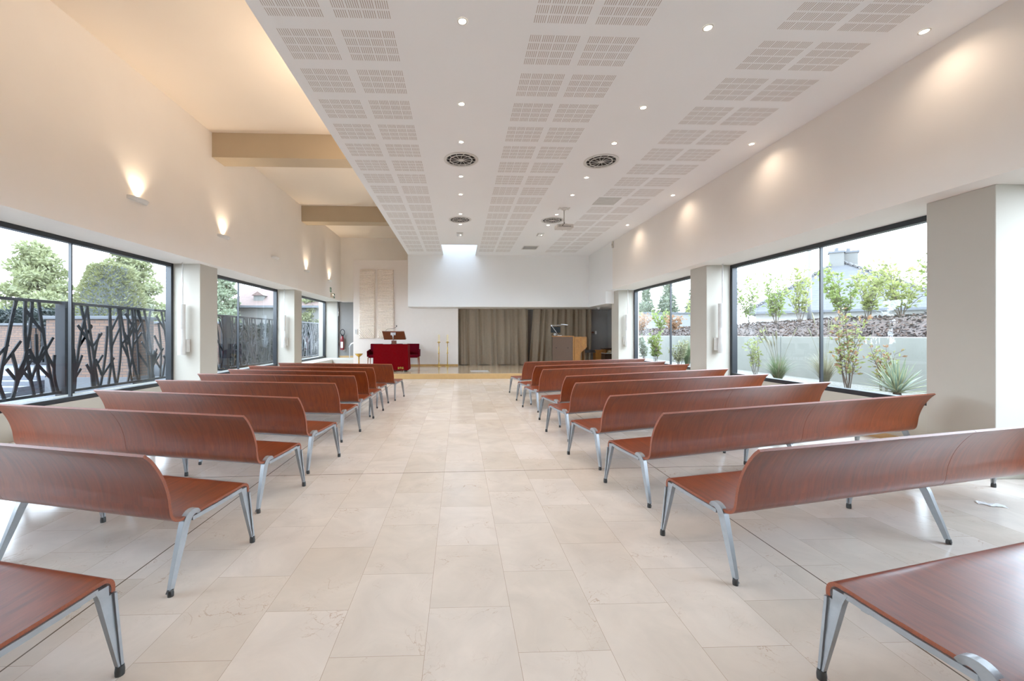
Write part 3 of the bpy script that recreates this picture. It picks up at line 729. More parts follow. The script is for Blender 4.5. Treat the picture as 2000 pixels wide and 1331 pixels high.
for i in range(7): b.box(-.3, .3, -.29+.088*i, -.25+.088*i, .0062, .008)
b.build('bars', mat('pale_metal_bar', (206, 204, 200), .35, .4), t)

# curtains
def curtain(x0, x1, top_lean, seed, lab):
    r = random.Random(seed); NX = int((x1-x0)*46); NZ = 26; vs = []; fs = []
    ph = [r.uniform(0, 6.28) for _ in range(6)]
    for j in range(NZ+1):
        fz = j/NZ; z = .19+2.50*fz
        for i in range(NX+1):
            fx = i/NX; x = x0+(x1-x0)*fx
            w = 1-.25*fz
            d = .055*math.sin(x*21+ph[0]+1.1*math.sin(x*2.3+ph[1])) + .035*math.sin(x*33+ph[2]+.5*fz*2)*w + .03*math.sin(x*9+ph[3])
            d += .03*math.sin(3*fz+x*5+ph[4])*(1-fz)
            sx = top_lean*fz*(1-fx if top_lean > 0 else fx)
            zz_ = z + (.02*math.sin(x*7+ph[5]) if j == 0 else 0)
            vs.append((x+sx, 17.74+d*.8, zz_))
    for j in range(NZ):
        for i in range(NX):
            a = j*(NX+1)+i; fs.append((a, a+1, a+NX+2, a+NX+1))
    o = MB().add(vs, fs).build('curtain', CURT, smooth=True)
    tag(o, lab, 'curtain', 'stage curtains')
    return o
curtain(-.03, 3.02, -.03, 3, 'long taupe curtain beside the white wall')
curtain(3.04, 5.78, .18, 5, 'long taupe curtain hanging behind the organ console')
# organ console
t = thing('organ_console', 'wooden organ console seen from behind with an oak side', 'organ', (3.60, 15.70, ZS), R(-12))
MB().box(0, .76, 0, .04, 0, 1.24).build('back_panel', BROWN, t, bevel=.004)
for px in (.14, .58): MB().box(px-.025, px+.025, -.003, .001, .80, .825).build('handle_slot', BLACK, t)
MB().box(-.02, .80, -.02, .62, 1.24, 1.275).build('top_board', OAK, t, bevel=.004)
sd = MB(); sd.prism([(0, 0), (.36, 0), (.36, .62), (.45, .72), (.66, .78), (.66, 1.24), (0, 1.24)], 'x', .765, .80); s_ = sd.build('side_panel', OAK, t)
b = MB()
for y0, y1, z0, z1 in ((.06, .30, .08, 1.16), (.40, .62, .86, 1.16)):
    b.box(.80, .812, y0, y0+.03, z0, z1).box(.80, .812, y1-.03, y1, z0, z1).box(.80, .812, y0+.03, y1-.03, z0, z0+.03).box(.80, .812, y0+.03, y1-.03, z1-.03, z1)
b.build('panel_mouldings', mat('oak_light', (160, 106, 40), .45, var=.1), s_)
sd = MB(); sd.prism([(0.04, 0), (.36, 0), (.36, .62), (.45, .72), (.66, .78), (.66, 1.24), (0.04, 1.24)], 'x', .0, .02); sd.build('side_panel', BROWN, t)
MB().box(0, .765, .3, .62, .72, .78).build('keyboard_shelf', OAK, t)
# front side panel turned toward the hall: oak flank beside the back panel
MB().box(.80, 1.06, .05, .08, 0, 1.24).build('side_flank', OAK, t, bevel=.003)
b = MB(); b.box(.84, .86, .035, .05, .06, 1.18).box(1.0, 1.02, .035, .05, .06, 1.18).box(.86, 1.0, .035, .05, 1.16, 1.18).box(.86, 1.0, .035, .05, .06, .08); b.build('flank_moulding', MATS['oak_light'], t)
fl = MB(); fl.prism([(1.06, .62), (1.12, .68), (1.28, .84), (1.28, 1.24), (1.06, 1.24)], 'y', .05, .08); fl.build('key_cheek', OAK, t)
b = MB(); b.box(1.10, 1.115, .035, .05, .92, 1.18).box(1.235, 1.25, .035, .05, .92, 1.18).box(1.115, 1.235, .035, .05, .92, .935).box(1.115, 1.235, .035, .05, 1.165, 1.18); b.box(1.135, 1.215, .04, .05, .96, 1.14); b.build('cheek_moulding', MATS['oak_light'], t)
MB().box(.80, 1.28, .08, .5, 1.20, 1.24).build('key_lid', OAK, t)
# organ bench
t = thing('organ_bench', 'oak organ bench with a black seat beside the console', 'bench', (5.02, 16.3, ZS))
MB().box(-.02, .42, -.17, .17, .60, .71).build('seat', mat('dark_seat', (24, 16, 16), .5), t, bevel=.008)
b = MB(); b.loft([[(.42, -.16, 0), (.62, -.16, 0), (.62, .16, 0), (.42, .16, 0)], [(.40, -.17, .66), (.64, -.17, .66), (.64, .17, .66), (.40, .17, .66)]]); e_ = b.build('end_panel', OAK, t, bevel=.004)
MB().box(.38, .70, -.19, .19, .66, .71).build('end_cap', OAK, t, bevel=.006)
MB().box(-.06, -.02, -.16, .16, 0, .7).build('end_panel', OAK, t)
# desk lamp on the console
t = thing('desk_lamp', 'silver articulated desk lamp standing on the organ console', 'lamp', (3.88, 15.80, ZS+1.276))
MB().box(-.09, .09, -.05, .05, 0, .015).build('base', STEEL, t, bevel=.004)
MB().tube([(-.02, 0, .015), (-.30, 0, .40)], .011, 8).build('lower_arm', STEEL, t, smooth=True)
MB().tube([(-.30, 0, .40), (.12, 0, .42)], .008, 8).build('upper_arm', STEEL, t, smooth=True)
MB().lathe([(.018, -.02), (.018, .02)], 12, (-.30, 0, .40)).build('joint', STEEL, t)
b = MB(); b.loft([[(.08, -.03, .435), (.08, .03, .435), (.08, .03, .46), (.08, -.03, .46)], [(.34, -.03, .41), (.34, .03, .41), (.34, .03, .435), (.34, -.03, .435)]]); b.build('lamp_head', STEEL, t, bevel=.005)
t = thing('small_monitor', 'small black screen standing on the organ console behind the lamp', 'monitor', (3.80, 16.05, ZS+1.276))
MB().box(-.19, .19, -.02, .02, .12, .36).build('screen', BLACK, t, bevel=.006)
MB().box(-.03, .03, -.012, .012, .01, .13).build('stand', BLACK, t); MB().box(-.09, .09, -.06, .06, 0, .015).build('base', BLACK, t)
t = thing('round_clock', 'small round white clock on the organ console below the screen', 'clock', (3.74, 15.88, ZS+1.276))
b = MB(); b.tube([(0, -.015, .055), (0, .015, .055)], .045, 20); b.build('face', WPLAS, t); b = MB(); b.tube([(0, -.019, .045), (0, -.015, .045)], .016, 12); b.build('dial', BLACK, t)
MB().box(-.03, .03, -.015, .015, 0, .012).build('foot', BLACK, t)
# side cabinet in the alcove
t = thing('side_cabinet', 'dark wooden cabinet half hidden by the right pier', 'cabinet', (6.36, 17.3, ZS))
MB().box(-.22, .22, -.25, .25, 0, .52).build('carcass', BROWN, t, bevel=.004)
b = MB().box(-.2, -.17, -.24, .24, .54, .74).box(-.22, .22, .2, .24, .54, .74); b.build('open_shelf', OAK, t)
b = MB(); b.loft([[(-.22, -.24, .70), (.22, -.24, .70), (.22, .24, .70), (-.22, .24, .70)], [(-.29, -.27, .75), (.22, -.27, .75), (.22, .27, .75), (-.29, .27, .75)]]); b.build('top', BROWN, t)
o = MB().box(-.24, .2, -.28, .2, 0, .018).build('white_tray', PAPER, loc=(6.36, 17.3, ZS+.52)); tag(o, 'white flat tray inside the open cabinet shelf', 'tray')
o = MB().lathe([(.03, 0), (.085, .03), (.095, .07), (.06, .115), (.02, .125)], 20).build('round_pot', mat('pot_beige', (196, 172, 132), .7), loc=(6.36, 17.16, ZS+.538), smooth=True); tag(o, 'round beige pot standing on the white tray', 'pot')
t = thing('security_camera', 'white dome security camera under the white box at the right', 'security camera', (5.70, 16.55, 2.615))
MB().lathe([(.07, 0), (.07, -.035), (.055, -.04)], 20).build('base', WPLAS, t); MB().lathe([(.055, -.035), (.052, -.07), (.03, -.1), (.002, -.11)], 20).build('dome', mat('dome_grey', (188, 178, 182), .25), t, smooth=True); MB().lathe([(.02, -.085), (.018, -.112)], 12, (0, -.02, 0)).build('lens', BLACK, t)
t = thing('light_switch', 'white light switch on the grey alcove wall', 'switch', (6.08, 18.05, 1.59))
MB().box(-.04, .04, -.012, 0, -.07, .07).build('plate', WPLAS, t, bevel=.004); MB().box(-.02, .02, -.017, -.012, -.03, .03).build('rocker', WPLAS, t)
t = thing('wooden_knob', 'turned brown wooden knob sticking out beside the curtain end', 'knob', (5.80, 17.9, 1.60))
b = MB(); b.tube([(-.1, 0, 0), (.05, 0, 0)], .018, 12); b.tube([(.05, 0, 0), (.07, 0, 0), (.10, 0, 0), (.13, 0, 0), (.15, 0, 0)], [.02, .034, .04, .03, .01], 14); b.build('turned_end', WALNUT, t, smooth=True)
b = MB().box(-.1, -.06, -.03, .16, -.03, .03); b.build('bracket', WALNUT, t)

# ------------------------------------------------------------------ left corridor bits
t = thing('fire_extinguisher', 'red fire extinguisher hanging on the grey corridor wall', 'fire extinguisher', (-5.50, 19.47, .78))
MB().lathe([(.075, 0), (.09, .02), (.092, .50), (.085, .56), (.05, .62), (.03, .65)], 24).build('cylinder', FIRE, t, smooth=True, auto=50)
b = MB(); b.box(-.04, .055, -.105, -.09, .10, .38); b.build('label', SIGNW, t)
b = MB().lathe([(.03, .64), (.035, .70)], 14).box(-.02, .09, -.015, .015, .70, .72).box(-.02, .08, -.015, .015, .74, .755); b.build('valve_handle', BLACK, t)
pts = [(-.02, -.02, .70)]
for k in range(13):
    a = PI*(1.05-k*.085*1.45); pts.append((-.0+.10*math.cos(a)+.02, -.03, .82+.14*math.sin(a)))
pts.append((.07, -.05, .70)); pts.append((.06, -.06, .62))
MB().tube(pts, .017, 8).build('hose', BLACK, t, smooth=True)
MB().box(-.05, .05, .07, .13, .3, .45).build('wall_bracket', BLACK, t)
t = thing('safety_sign', 'small red and white extinguisher sign on the grey corridor return', 'sign', (-5.695, 19.54, 2.38))
MB().box(-.005, .006, -.05, .05, 0, .32).build('plate', SIGNW, t); MB().box(.006, .008, -.05, .05, .2, .32).build('red_field', FIRE, t)
b = MB().box(.006, .009, -.03, .0, .03, .13).box(.006, .009, -.02, -.01, .13, .17); b.build('symbol', FIRE, t)
t = thing('wall_socket', 'round white socket low on the grey corridor wall', 'socket', (-5.43, 19.6, .77))
b = MB(); b.tube([(0, -.012, 0), (0, 0, 0)], .05, 20); b.build('plate', WPLAS, t); b = MB(); b.tube([(0, -.014, 0), (0, -.011, 0)], .018, 12); b.build('hole', BLACK, t)
t = thing('handrail', 'short steel handrail ending at the edge of the white wall', 'handrail', (-4.9, 18.9, ZS))
MB().tube([(-.13, 0, .74), (-.02, 0, .90), (.12, .0, .96), (.5, 0, .96)], .03, 12).build('rail', STEEL, t, smooth=True); MB().tube([(-.11, 0, .76), (-.11, 0, .24)], .016, 10).build('post', STEEL, t)
def make_exit(wd, lab, y, z, kind):
    t = thing('exit_sign', lab, 'exit sign', (XWL, y, z), 0, 'green exit signs')
    MB().box(0, .012, -wd/2, wd/2, 0, .2).build('plate', GREEN, t)
    b = MB(); e = .0135
    if kind == 'man':
        o0 = -.02
        b.lathe([(.018, 0)], 3) if False else None
        b.bar((e, o0, .165), (e, o0+.022, .165), .003, .03)
        b.bar((e, o0-.005, .14), (e, o0+.01, .085), .004, .026)
        b.bar((e, o0+.01, .085), (e, o0+.05, .05), .004, .016); b.bar((e, o0+.01, .085), (e, o0-.035, .03), .004, .016)
        b.bar((e, o0-.005, .13), (e, o0+.045, .11), .004, .012); b.bar((e, o0-.005, .13), (e, o0-.04, .10), .004, .012)
    else:
        b.bar((e, -.06, .1), (e, .05, .1), .004, .03); b.bar((e, .02, .15), (e, .07, .1), .004, .026); b.bar((e, .02, .05), (e, .07, .1), .004, .026)
    b.build('pictogram', SIGNW, t)
    return t
make_exit(.2, 'small square green running figure sign, upper one on the left wall', 17.72, 3.32, 'man')
make_exit(.22, 'small green arrow sign just above the third window, lower one', 18.18, 3.10, 'arrow')
t = thing('exit_light', 'small cream emergency lamp box beside the lower green sign', 'emergency light', (XWL, 17.83, 3.10))
MB().box(0, .05, -.16, .16, 0, .19).build('housing', mat('cream_box', (206, 190, 166), .5), t, bevel=.01); MB().box(.05, .054, .05, .1, .1, .14).build('indicator', LAMP2, t)
# scrap of paper on the floor
b = MB(); r = random.Random(4); vs = []; fs = []
for j in range(7):
    for i in range(13):
        x = -.085+.17*i/12; y = -.04+.08*j/6+.02*math.sin(i*.8); vs.append((x+.04*y, y, .004+.012*abs(noise.noise((x*25, y*25, 3)))))
for j in range(6):
    for i in range(12): a = j*13+i; fs.append((a, a+1, a+14, a+13))
o = b.add(vs, fs).build('paper_tissue', PAPER, loc=(4.675, 3.44, .0)); o.rotation_euler = (0, 0, R(-35)); tag(o, 'crumpled white tissue lying on the floor under the right benches', 'tissue')

# ------------------------------------------------------------------ outdoors, left
struct(MB().box(-60, -6.6, -12, 60, -.1, .06).build('ground_left', PAVE), 'cobbled paving outside the left windows', 'ground')
tag(MB().box(-7.2, -6.44, -.85, 24, .06, .40).build('gravel_strip', GRAV), 'narrow pale gravel strip along the outside of the left wall', 'gravel', kind='stuff')
def fence_panel(y0, y1, seed, lab):
    r = random.Random(seed); t = thing('fence_panel', lab, 'fence', (-7.3, (y0+y1)/2-.1, 0), 0, 'dark branch pattern fence outside the left windows')
    h = (y1-y0)/2; z0, z1 = .42, 2.11
    MB().box(-.03, .03, -h+.19, h, z1-.05, z1).build('top_rail', FENCE, t, bevel=.003); MB().box(-.03, .03, -h+.19, h, z0, z0+.05).build('bottom_rail', FENCE, t, bevel=.003)
    b = MB(); n = int((y1-y0)/.135)
    for k in range(n):
        y = -h+.26+(2*h-.36)*k/(n-1)+r.uniform(-.05, .05); sl = r.uniform(-.34, .34); bow = r.uniform(-.10, .10)
        ztop = z1-.04 if r.random() < .72 else r.uniform(1.1, 1.8)
        pts = []
        for q in range(7):
            f = q/6; z = z0+.03+(ztop-z0-.03)*f
            pts.append((r.uniform(-.004, .004), max(-h+.22, min(h-.03, y+sl*(f-.5)*(ztop-z0)/1.6+bow*math.sin(PI*f))), z))
        for q in range(6): b.bar(pts[q], pts[q+1], .05, .02, up=(1, 0, 0))
        for _ in range(r.choice((1, 2, 2))):                      # side branches
            q = r.randint(1, 4); p = pts[q]; s = r.choice((-1, 1)); ln = r.uniform(.28, .62); an = R(r.uniform(20, 42))
            e = (p[0], p[1]+s*ln*math.sin(an), min(z1-.05, p[2]+ln*math.cos(an)))
            if -h+.24 < e[1] < h-.04: b.bar(p, e, .045, .018, up=(1, 0, 0))
    b.build('branch_lattice', FENCE, t)
    MB().box(-.09, .09, -h+.005, -h+.195, .06, z1).build('post', FENCE, t, bevel=.004)
    return t
for y0, y1, sd_, lab in ((-2.55, 2.65, 11, 'dark branch fence panel beside the camera'), (2.65, 7.85, 12, 'dark branch pattern fence panel before the wide post in the first left window'), (7.85, 13.05, 13, 'dark branch pattern fence panel beyond the wide post in the first left window'),
                    (13.05, 18.25, 14, 'dark branch pattern fence panel seen through the second left window'), (18.25, 23.4, 15, 'dark branch pattern fence panel seen through the third left window')):
    fence_panel(y0, y1, sd_, lab)
def brick_wall(name, x0, x1, y0, y1, z0, zc, z1, lab):
    t = thing(name, lab, 'wall', ((x0+x1)/2, (y0+y1)/2, .06)); w = (x1-x0)/2; d = (y1-y0)/2
    MB().box(-w, w, -d, d, z0, zc).build('brickwork', BRICK, t); MB().box(-w-.06, w+.06, -d-.06, d+.06, zc, z1).build('cap_stone', CAPST, t, bevel=.008)
    if z0 > .05: MB().box(-w-.02, w+.02, -d-.02, d+.02, 0, z0).build('plinth', CAPST, t, bevel=.006)
    return t
brick_wall('brick_wall', -10.12, -8.06, 10.4, 11.1, .39, 1.82, 1.90, 'broad tan brick pier with pale cap outside the first left window')
brick_wall('brick_wall', -19.5, -14.5, 14.3, 14.7, .46, 1.75, 1.82, 'low tan brick wall with pale cap behind the garden steps')
brick_wall('brick_wall', -10.6, -8.4, 14.6, 15.2, .39, 1.82, 1.90, 'tan brick pier seen through the second left window')
t = thing('garden_steps', 'grey stone garden steps leading up beside the brick pier', 'steps', (-13.5, 10.5, .06))
for i in range(4): MB().box(-4.0, 3.2, -.9+.32*i, 3.72, .105*i, .105*(i+1)).build('step', STEPG, t, bevel=.01)
t = thing('garden_gate', 'dark metal garden gate between the brick walls', 'gate', (-13.4, 13.8, .48))
b = MB().box(-.7, -.64, -.03, .03, 0, 1.3).box(.64, .7, -.03, .03, 0, 1.3).box(-.64, .64, -.02, .02, 1.24, 1.3).box(-.64, .64, -.02, .02, .05, .12); b.build('frame', FENCE, t)
b = MB()
for i in range(12): b.bar((-.58+.105*i, 0, .1), (-.58+.105*i+rng.uniform(-.1, .1), 0, 1.26), .025)
b.build('bars', FENCE, t)

# ------------------------------------------------------------------ plants
def leaf(b, p, d, l, w, r, m=0):
    """one folded leaf"""
    d = Vector(d).normalized(); s = d.cross(Vector((r.uniform(-1, 1), r.uniform(-1, 1), r.uniform(-.3, 1)))); 
    if s.length < 1e-3: s = Vector((1, 0, 0))
    s.normalize(); up = s.cross(d)*w*.25; p = Vector(p)
    b.add([p, p+d*l*.45+s*w/2+up, p+d*l, p+d*l*.45-s*w/2+up], [(0, 1, 2), (0, 2, 3)], m)
def crown(name, root, blobs, nleaf, size, m, seed, core=True, coremat=None, squash=.7):
    """foliage: leaf sprays over noisy blobs (centre, radii)"""
    r = random.Random(seed); b = MB()
    tot = sum(q[1][0]*q[1][2] for q in blobs)
    for c, rad in blobs:
        for _ in range(int(nleaf*rad[0]*rad[2]/tot)):
            v = Vector((r.gauss(0, 1), r.gauss(0, 1), r.gauss(0, 1))).normalized()
            k = 1+.22*noise.noise(Vector((v.x*2.3+c[0], v.y*2.3+c[1], v.z*2.3+c[2])))
            f = k*r.uniform(.72, 1.05)
            p = Vector((c[0]+v.x*rad[0]*f, c[1]+v.y*rad[1]*f, c[2]+v.z*rad[2]*f))
            d = v+Vector((r.uniform(-.8, .8), r.uniform(-.8, .8), r.uniform(-.5, .9)))
            leaf(b, p, d, size*r.uniform(.7, 1.4), size*.6, r)
        if core:
            n = 10; rings = []
            for i in range(1, 8):
                a = PI*i/8; rings.append([(c[0]+.78*rad[0]*math.sin(a)*math.cos(2*PI*k/n), c[1]+.78*rad[1]*math.sin(a)*math.sin(2*PI*k/n), c[2]-.78*rad[2]*math.cos(a)) for k in range(n)])
            b.loft(rings, 1)
    return b.build(name, [m, coremat or m], root)
def tree(name, lab, loc, h, w, m, seed, nleaf=5000, size=.3, cat='tree', blobs=None, group=None, trunk=.12):
    t = thing(name, lab, cat, loc, 0, group); r = random.Random(seed)
    if blobs is None:
        blobs = []
        for k in range(16):
            f = (k+.5)/16; z = h*(.25+.72*f); ww = w*(1-.75*f**1.6)*r.uniform(.75, 1.05); a = k*2.4
            rr = max(.28*w, .42*ww) 
            blobs.append(((math.cos(a)*ww*.55, math.sin(a)*ww*.55, z), (rr, rr, rr*.62)))
        blobs.append(((0, 0, h*.93), (.22*w, .22*w, .16*h*.5)))
    crown('foliage', t, blobs, nleaf, size, m, seed)
    MB().tube([(0, 0, 0), (0, 0, h*.85)], [trunk, trunk*.3], 8).build('trunk', BARK, t, smooth=True)
    return t
tree('conifer_tree', 'broad pale green conifer behind the fence, left half of the first left window', (-23.8, 24, .06), 6.5, 2.3, L_CON, 21, 7000, .22)
tree('conifer_tree', 'pale green conifer behind the clipped yew in the first left window', (-21.9, 28, .06), 7.3, 2.5, L_CON, 22, 7000, .24)
tree('conifer_tree', 'grey green tree at the near edge of the second left window', (-14.6, 26, .06), 5.4, 1.25, L_CON2, 23, 4500, .2)
tree('broadleaf_tree', 'dense tree filling the top of the third left window', (-9.9, 28, .06), 4.4, 1.15, L_CON, 24, 4500, .2)
tree('broadleaf_tree', 'dense tree behind the one filling the third left window', (-11.0, 31, .06), 4.4, 1.3, L_CON2, 25, 3000, .22)
# clipped yew, a flat topped cone
t = thing('clipped_yew', 'dense clipped yew shaped as a flat topped cone', 'topiary', (-13.37, 16.2, .06)); t.scale = (1.14, 1.14, 1.09); r = random.Random(31); b = MB()
def yew_r(z): return 1.08 if z < 1.6 else max(.05, 1.08-.62*((z-1.6)/2.2)**1.25)
for _ in range(9000):
    z = r.uniform(.3, 3.78); a = r.uniform(0, 2*PI); rad = yew_r(z)*(1+.05*noise.noise((math.cos(a)*3, math.sin(a)*3, z*2)))*r.uniform(.93, 1.02)
    if z > 3.68: rad *= r.uniform(0, 1)**.5
    leaf(b, (rad*math.cos(a), rad*math.sin(a), z), (math.cos(a)+r.uniform(-.7, .7), math.sin(a)+r.uniform(-.7, .7), .5+r.uniform(-.5, .8)), .11, .05, r)
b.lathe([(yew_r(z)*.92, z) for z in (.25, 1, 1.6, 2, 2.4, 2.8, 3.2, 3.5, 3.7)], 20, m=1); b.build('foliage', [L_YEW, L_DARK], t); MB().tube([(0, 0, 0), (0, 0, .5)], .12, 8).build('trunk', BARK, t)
# dark hedge behind the fence
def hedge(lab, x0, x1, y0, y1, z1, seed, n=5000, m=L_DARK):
    t = thing('hedge', lab, 'hedge', ((x0+x1)/2, (y0+y1)/2, .06)); w = (x1-x0)/2; d = (y1-y0)/2; b = MB(); r = random.Random(seed)
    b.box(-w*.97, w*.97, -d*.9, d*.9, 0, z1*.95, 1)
    for _ in range(n):
        q = r.random()
        if q < .7: p = (r.uniform(-w, w), -d*r.uniform(.9, 1.08), r.uniform(0, z1))
        elif q < .85: p = (r.uniform(-w, w), r.uniform(-d, d), z1*r.uniform(.94, 1.04))
        else: p = (w*r.uniform(.95, 1.05), r.uniform(-d, d), r.uniform(0, z1))
        leaf(b, p, (r.uniform(-1, 1), r.uniform(-1.2, .2), r.uniform(-.3, 1)), .2, .1, r)
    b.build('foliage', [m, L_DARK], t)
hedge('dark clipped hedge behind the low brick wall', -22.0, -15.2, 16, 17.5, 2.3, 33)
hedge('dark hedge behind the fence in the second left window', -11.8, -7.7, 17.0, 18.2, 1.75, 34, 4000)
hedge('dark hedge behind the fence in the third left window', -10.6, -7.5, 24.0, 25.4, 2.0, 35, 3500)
# red roofed house
t = thing('red_roof_house', 'house with a steep red tiled roof seen through the second left window', 'house', (-10.9, 30, .06))
MB().box(-5.0, 3.2, -2.5, 5, 0, 3.35).build('wall', RENDER, t)
b = MB(); b.add([(-5.2, -2.8, 3.3), (3.4, -2.8, 3.3), (3.4, 5.2, 3.3), (-5.2, 5.2, 3.3), (-1.0, 1.2, 6.0), (1.0, 1.2, 6.0)], [(0, 1, 5, 4), (1, 2, 5), (2, 3, 4, 5), (3, 0, 4), (0, 3, 2, 1)]); b.build('roof', RTILE, t)
MB().box(-5.3, 3.5, -2.95, -2.8, 3.2, 3.34).build('gutter', CAPST, t)
d_ = MB().box(-2.8, -2.2, -2.2, -1.0, 3.6, 4.05).build('dormer', RENDER, t); b = MB(); b.prism([(-2.9, 4.05), (-2.1, 4.05), (-2.5, 4.32)], 'y', -2.3, -1.0); b.build('dormer_roof', RTILE, d_)

# ------------------------------------------------------------------ outdoors, right
struct(MB().box(6.3, 8.35, -6, 40, .1, .46).build('ground_bed', GRAV), 'pale gravel planting bed outside the right windows', 'ground')
t = thing('retaining_wall', 'long grey concrete retaining wall behind the gravel bed', 'wall', (8.4, 12, .4))
MB().box(-.1, .1, -18, 26, 0, 1.05).build('concrete', CONC, t, bevel=.008)
b = MB()
for y in (-2.65, 1.0, -6.3, 4.6): b.box(-.102, -.098, y-4.0+1.3-.006, y-4.0+1.3+.006, .0, 1.05)
b.build('joints', mat('joint_shadow', (58, 60, 58), .9), t)
# mulch bank
vs = []; fs = []; NX, NY = 14, 70
for j in range(NY+1):
    for i in range(NX+1):
        x = 8.515+4.0*i/NX; y = -4+30.5*j/NY
        z = 1.40+.55*math.sin(min(1, (x-8.5)/2.0)*PI/2)+.05*noise.noise((x*1.6, y*.9, 1))+.03*noise.noise((x*6, y*5, 2)) - .012*max(0, y-8)
        vs.append((x, y, z))
for j in range(NY):
    for i in range(NX): a = j*(NX+1)+i; fs.append((a, a+1, a+NX+2, a+NX+1))
r = random.Random(41); b = MB().add(vs, fs, 0)
for _ in range(9000):
    x = 8.58+r.random()**1.3*2.6; y = r.uniform(4, 22)
    z = 1.41+.55*math.sin(min(1, (x-8.5)/2.0)*PI/2)+.05*noise.noise((x*1.6, y*.9, 1)) - .012*max(0, y-8)
    leaf(b, (x, y, z), (r.uniform(-1, 1), r.uniform(-1, 1), r.uniform(-.1, .5)), r.uniform(.05, .12), .035, r, 1 if r.random() < .55 else 2)
o = b.build('mulch_bank', [MULCH, mat('mulch_chip', (66, 48, 38), .95, var=.5, scale=9), mat('mulch_chip_dark', (36, 27, 22), .95)]); tag(o, 'bank of brown bark mulch above the retaining wall', 'mulch', kind='stuff')
struct(MB().box(12.4, 80, -12, 80, -.1, .06).build('ground_right', mat('distant_ground', (50, 52, 46), .95)), 'ground beyond the mulch bank', 'ground')
# slate roofed house
t = thing('slate_roof_house', 'pale house with a grey pyramid slate roof and twin chimneys', 'house', (24.9, 26, .06), R(49))
MB().box(-4.2, 4.2, -4.2, 4.2, 0, 2.9).build('wall', mat('house_wall', (132, 130, 126), .9), t)
b = MB(); e = 4.75; b.add([(-e, -e, 2.82), (e, -e, 2.82), (e, e, 2.82), (-e, e, 2.82), (0, 0, 6.25)], [(0, 1, 4), (1, 2, 4), (2, 3, 4), (3, 0, 4), (0, 3, 2, 1)]); rf = b.build('roof', SLATE, t)
b = MB()
for sx, sy in ((-1, -1), (1, -1), (1, 1), (-1, 1)):
    for k in range(22):
        f = k/22; f2 = (k+.85)/22
        b.bar((sx*e*(1-f), sy*e*(1-f), 2.86+3.43*f), (sx*e*(1-f2), sy*e*(1-f2), 2.94+3.43*f2), .2, .08)
b.build('ridge_tiles', mat('ridge_tile', (54, 52, 52), .9), rf)
b = MB(); b.box(-e-.05, e+.05, -e-.05, -e+.07, 2.74, 2.86).box(-e-.05, -e+.07, -e, e, 2.74, 2.86).box(e-.07, e+.05, -e, e, 2.74, 2.86); b.build('gutter', CAPST, t)
for cx_, cy_, s in ((-.15, .15, .36), (.45, -.45, .46)):
    c = MB().box(cx_-s, cx_+s, cy_-s, cy_+s, 5.7, 6.75).build('chimney', RENDER, t, bevel=.01)
    MB().box(cx_-s-.06, cx_+s+.06, cy_-s-.06, cy_+s+.06, 6.75, 6.87).build('chimney_cap', CAPST, c)
    for dx in (-.2, .2): MB().tube([(cx_+dx, cy_, 6.87), (cx_+dx, cy_, 7.08)], .1, 10).build('pot', CAPST, c)
o = MB().lathe([(.075, 0), (.065, .8), (.06, 2.9)], 14).build('lamp_post', POLEM, loc=(12.32, 14, 1.80), smooth=True); tag(o, 'plain pale grey post rising behind the mulch bank', 'post')
t = thing('white_outbuilding', 'long low white building below the cypresses', 'building', (15.4, 30, .06)); MB().box(-3.6, 3.6, 0, 4, 0, 3.0).build('wall', mat('white_render', (92, 92, 90), .9), t); MB().box(-3.7, 3.7, -.1, 4.1, 3.0, 3.1).build('roof_edge', CAPST, t)
for i, (x, h, w, lab) in enumerate(((18.5, 5.9, .85, 'dark narrow cypress at the left of the farther right window'), (20.7, 6.6, .95, 'tallest cypress, beside the mullion of the farther right window'), (23.3, 5.6, .85, 'cypress at the right edge of the farther right window'))):
    bl = [((0, 0, h*(.12+.86*k/11)), (w*(.55+.5*math.sin(PI*min(1, (k+2)/11)))*(1 if k < 9 else .6), w*(.55+.5*math.sin(PI*min(1, (k+2)/11)))*(1 if k < 9 else .6), h*.09)) for k in range(12)]
    tree('cypress_tree', lab, (x, 40, .06), h, w, L_CYP, 50+i, 3200, .26, 'tree', bl)
def shrub(name, lab, loc, h, w, m, seed, stems=6, lv=26, ls=.085, cat='shrub', group=None, droop=0.0, accent=None):
    t = thing(name, lab, cat, loc, 0, group); r = random.Random(seed); bs = MB(); bl = MB()
    for k in range(stems):
        a = r.uniform(0, 2*PI); rr = w*r.uniform(.3, 1.0); hh = h*r.uniform(.62, 1.0); pts = []
        bx, by = r.uniform(-.04, .04), r.uniform(-.04, .04); kink = r.uniform(-.08, .08)
        for q in range(8):
            f = q/7; pts.append((bx+rr*math.cos(a)*f**1.25+kink*math.sin(6*f), by+rr*math.sin(a)*f**1.25+kink*math.cos(5*f)*f, hh*f*(1-droop*f)))
        bs.tube(pts, [.008*(1-.75*q/7) for q in range(8)], 5)
        for j in range(lv):
            f = .22+.78*(j+r.random())/lv; i = min(6, int(f*7)); g = f*7-i
            p = Vector(pts[i]).lerp(Vector(pts[i+1]), g)
            # short side twig carrying leaves
            d = Vector((r.uniform(-1, 1), r.uniform(-1, 1), r.uniform(-.1, .9))).normalized(); ln = r.uniform(.03, .16)
            p2 = p+d*ln; bs.tube([p, p2], [.004, .002], 4, cap=False)
            for _ in range(r.choice((2, 3, 4))):
                dd = d+Vector((r.uniform(-.9, .9), r.uniform(-.9, .9), r.uniform(-.4, .9)))
                leaf(bl, p.lerp(p2, r.uniform(.4, 1)), dd, ls*r.uniform(.7, 1.25), ls*.5, r, 1 if (accent and r.random() < .35) else 0)
    bs.build('stems', BARK, t); bl.build('leaves', [m, accent or m], t)
    return t
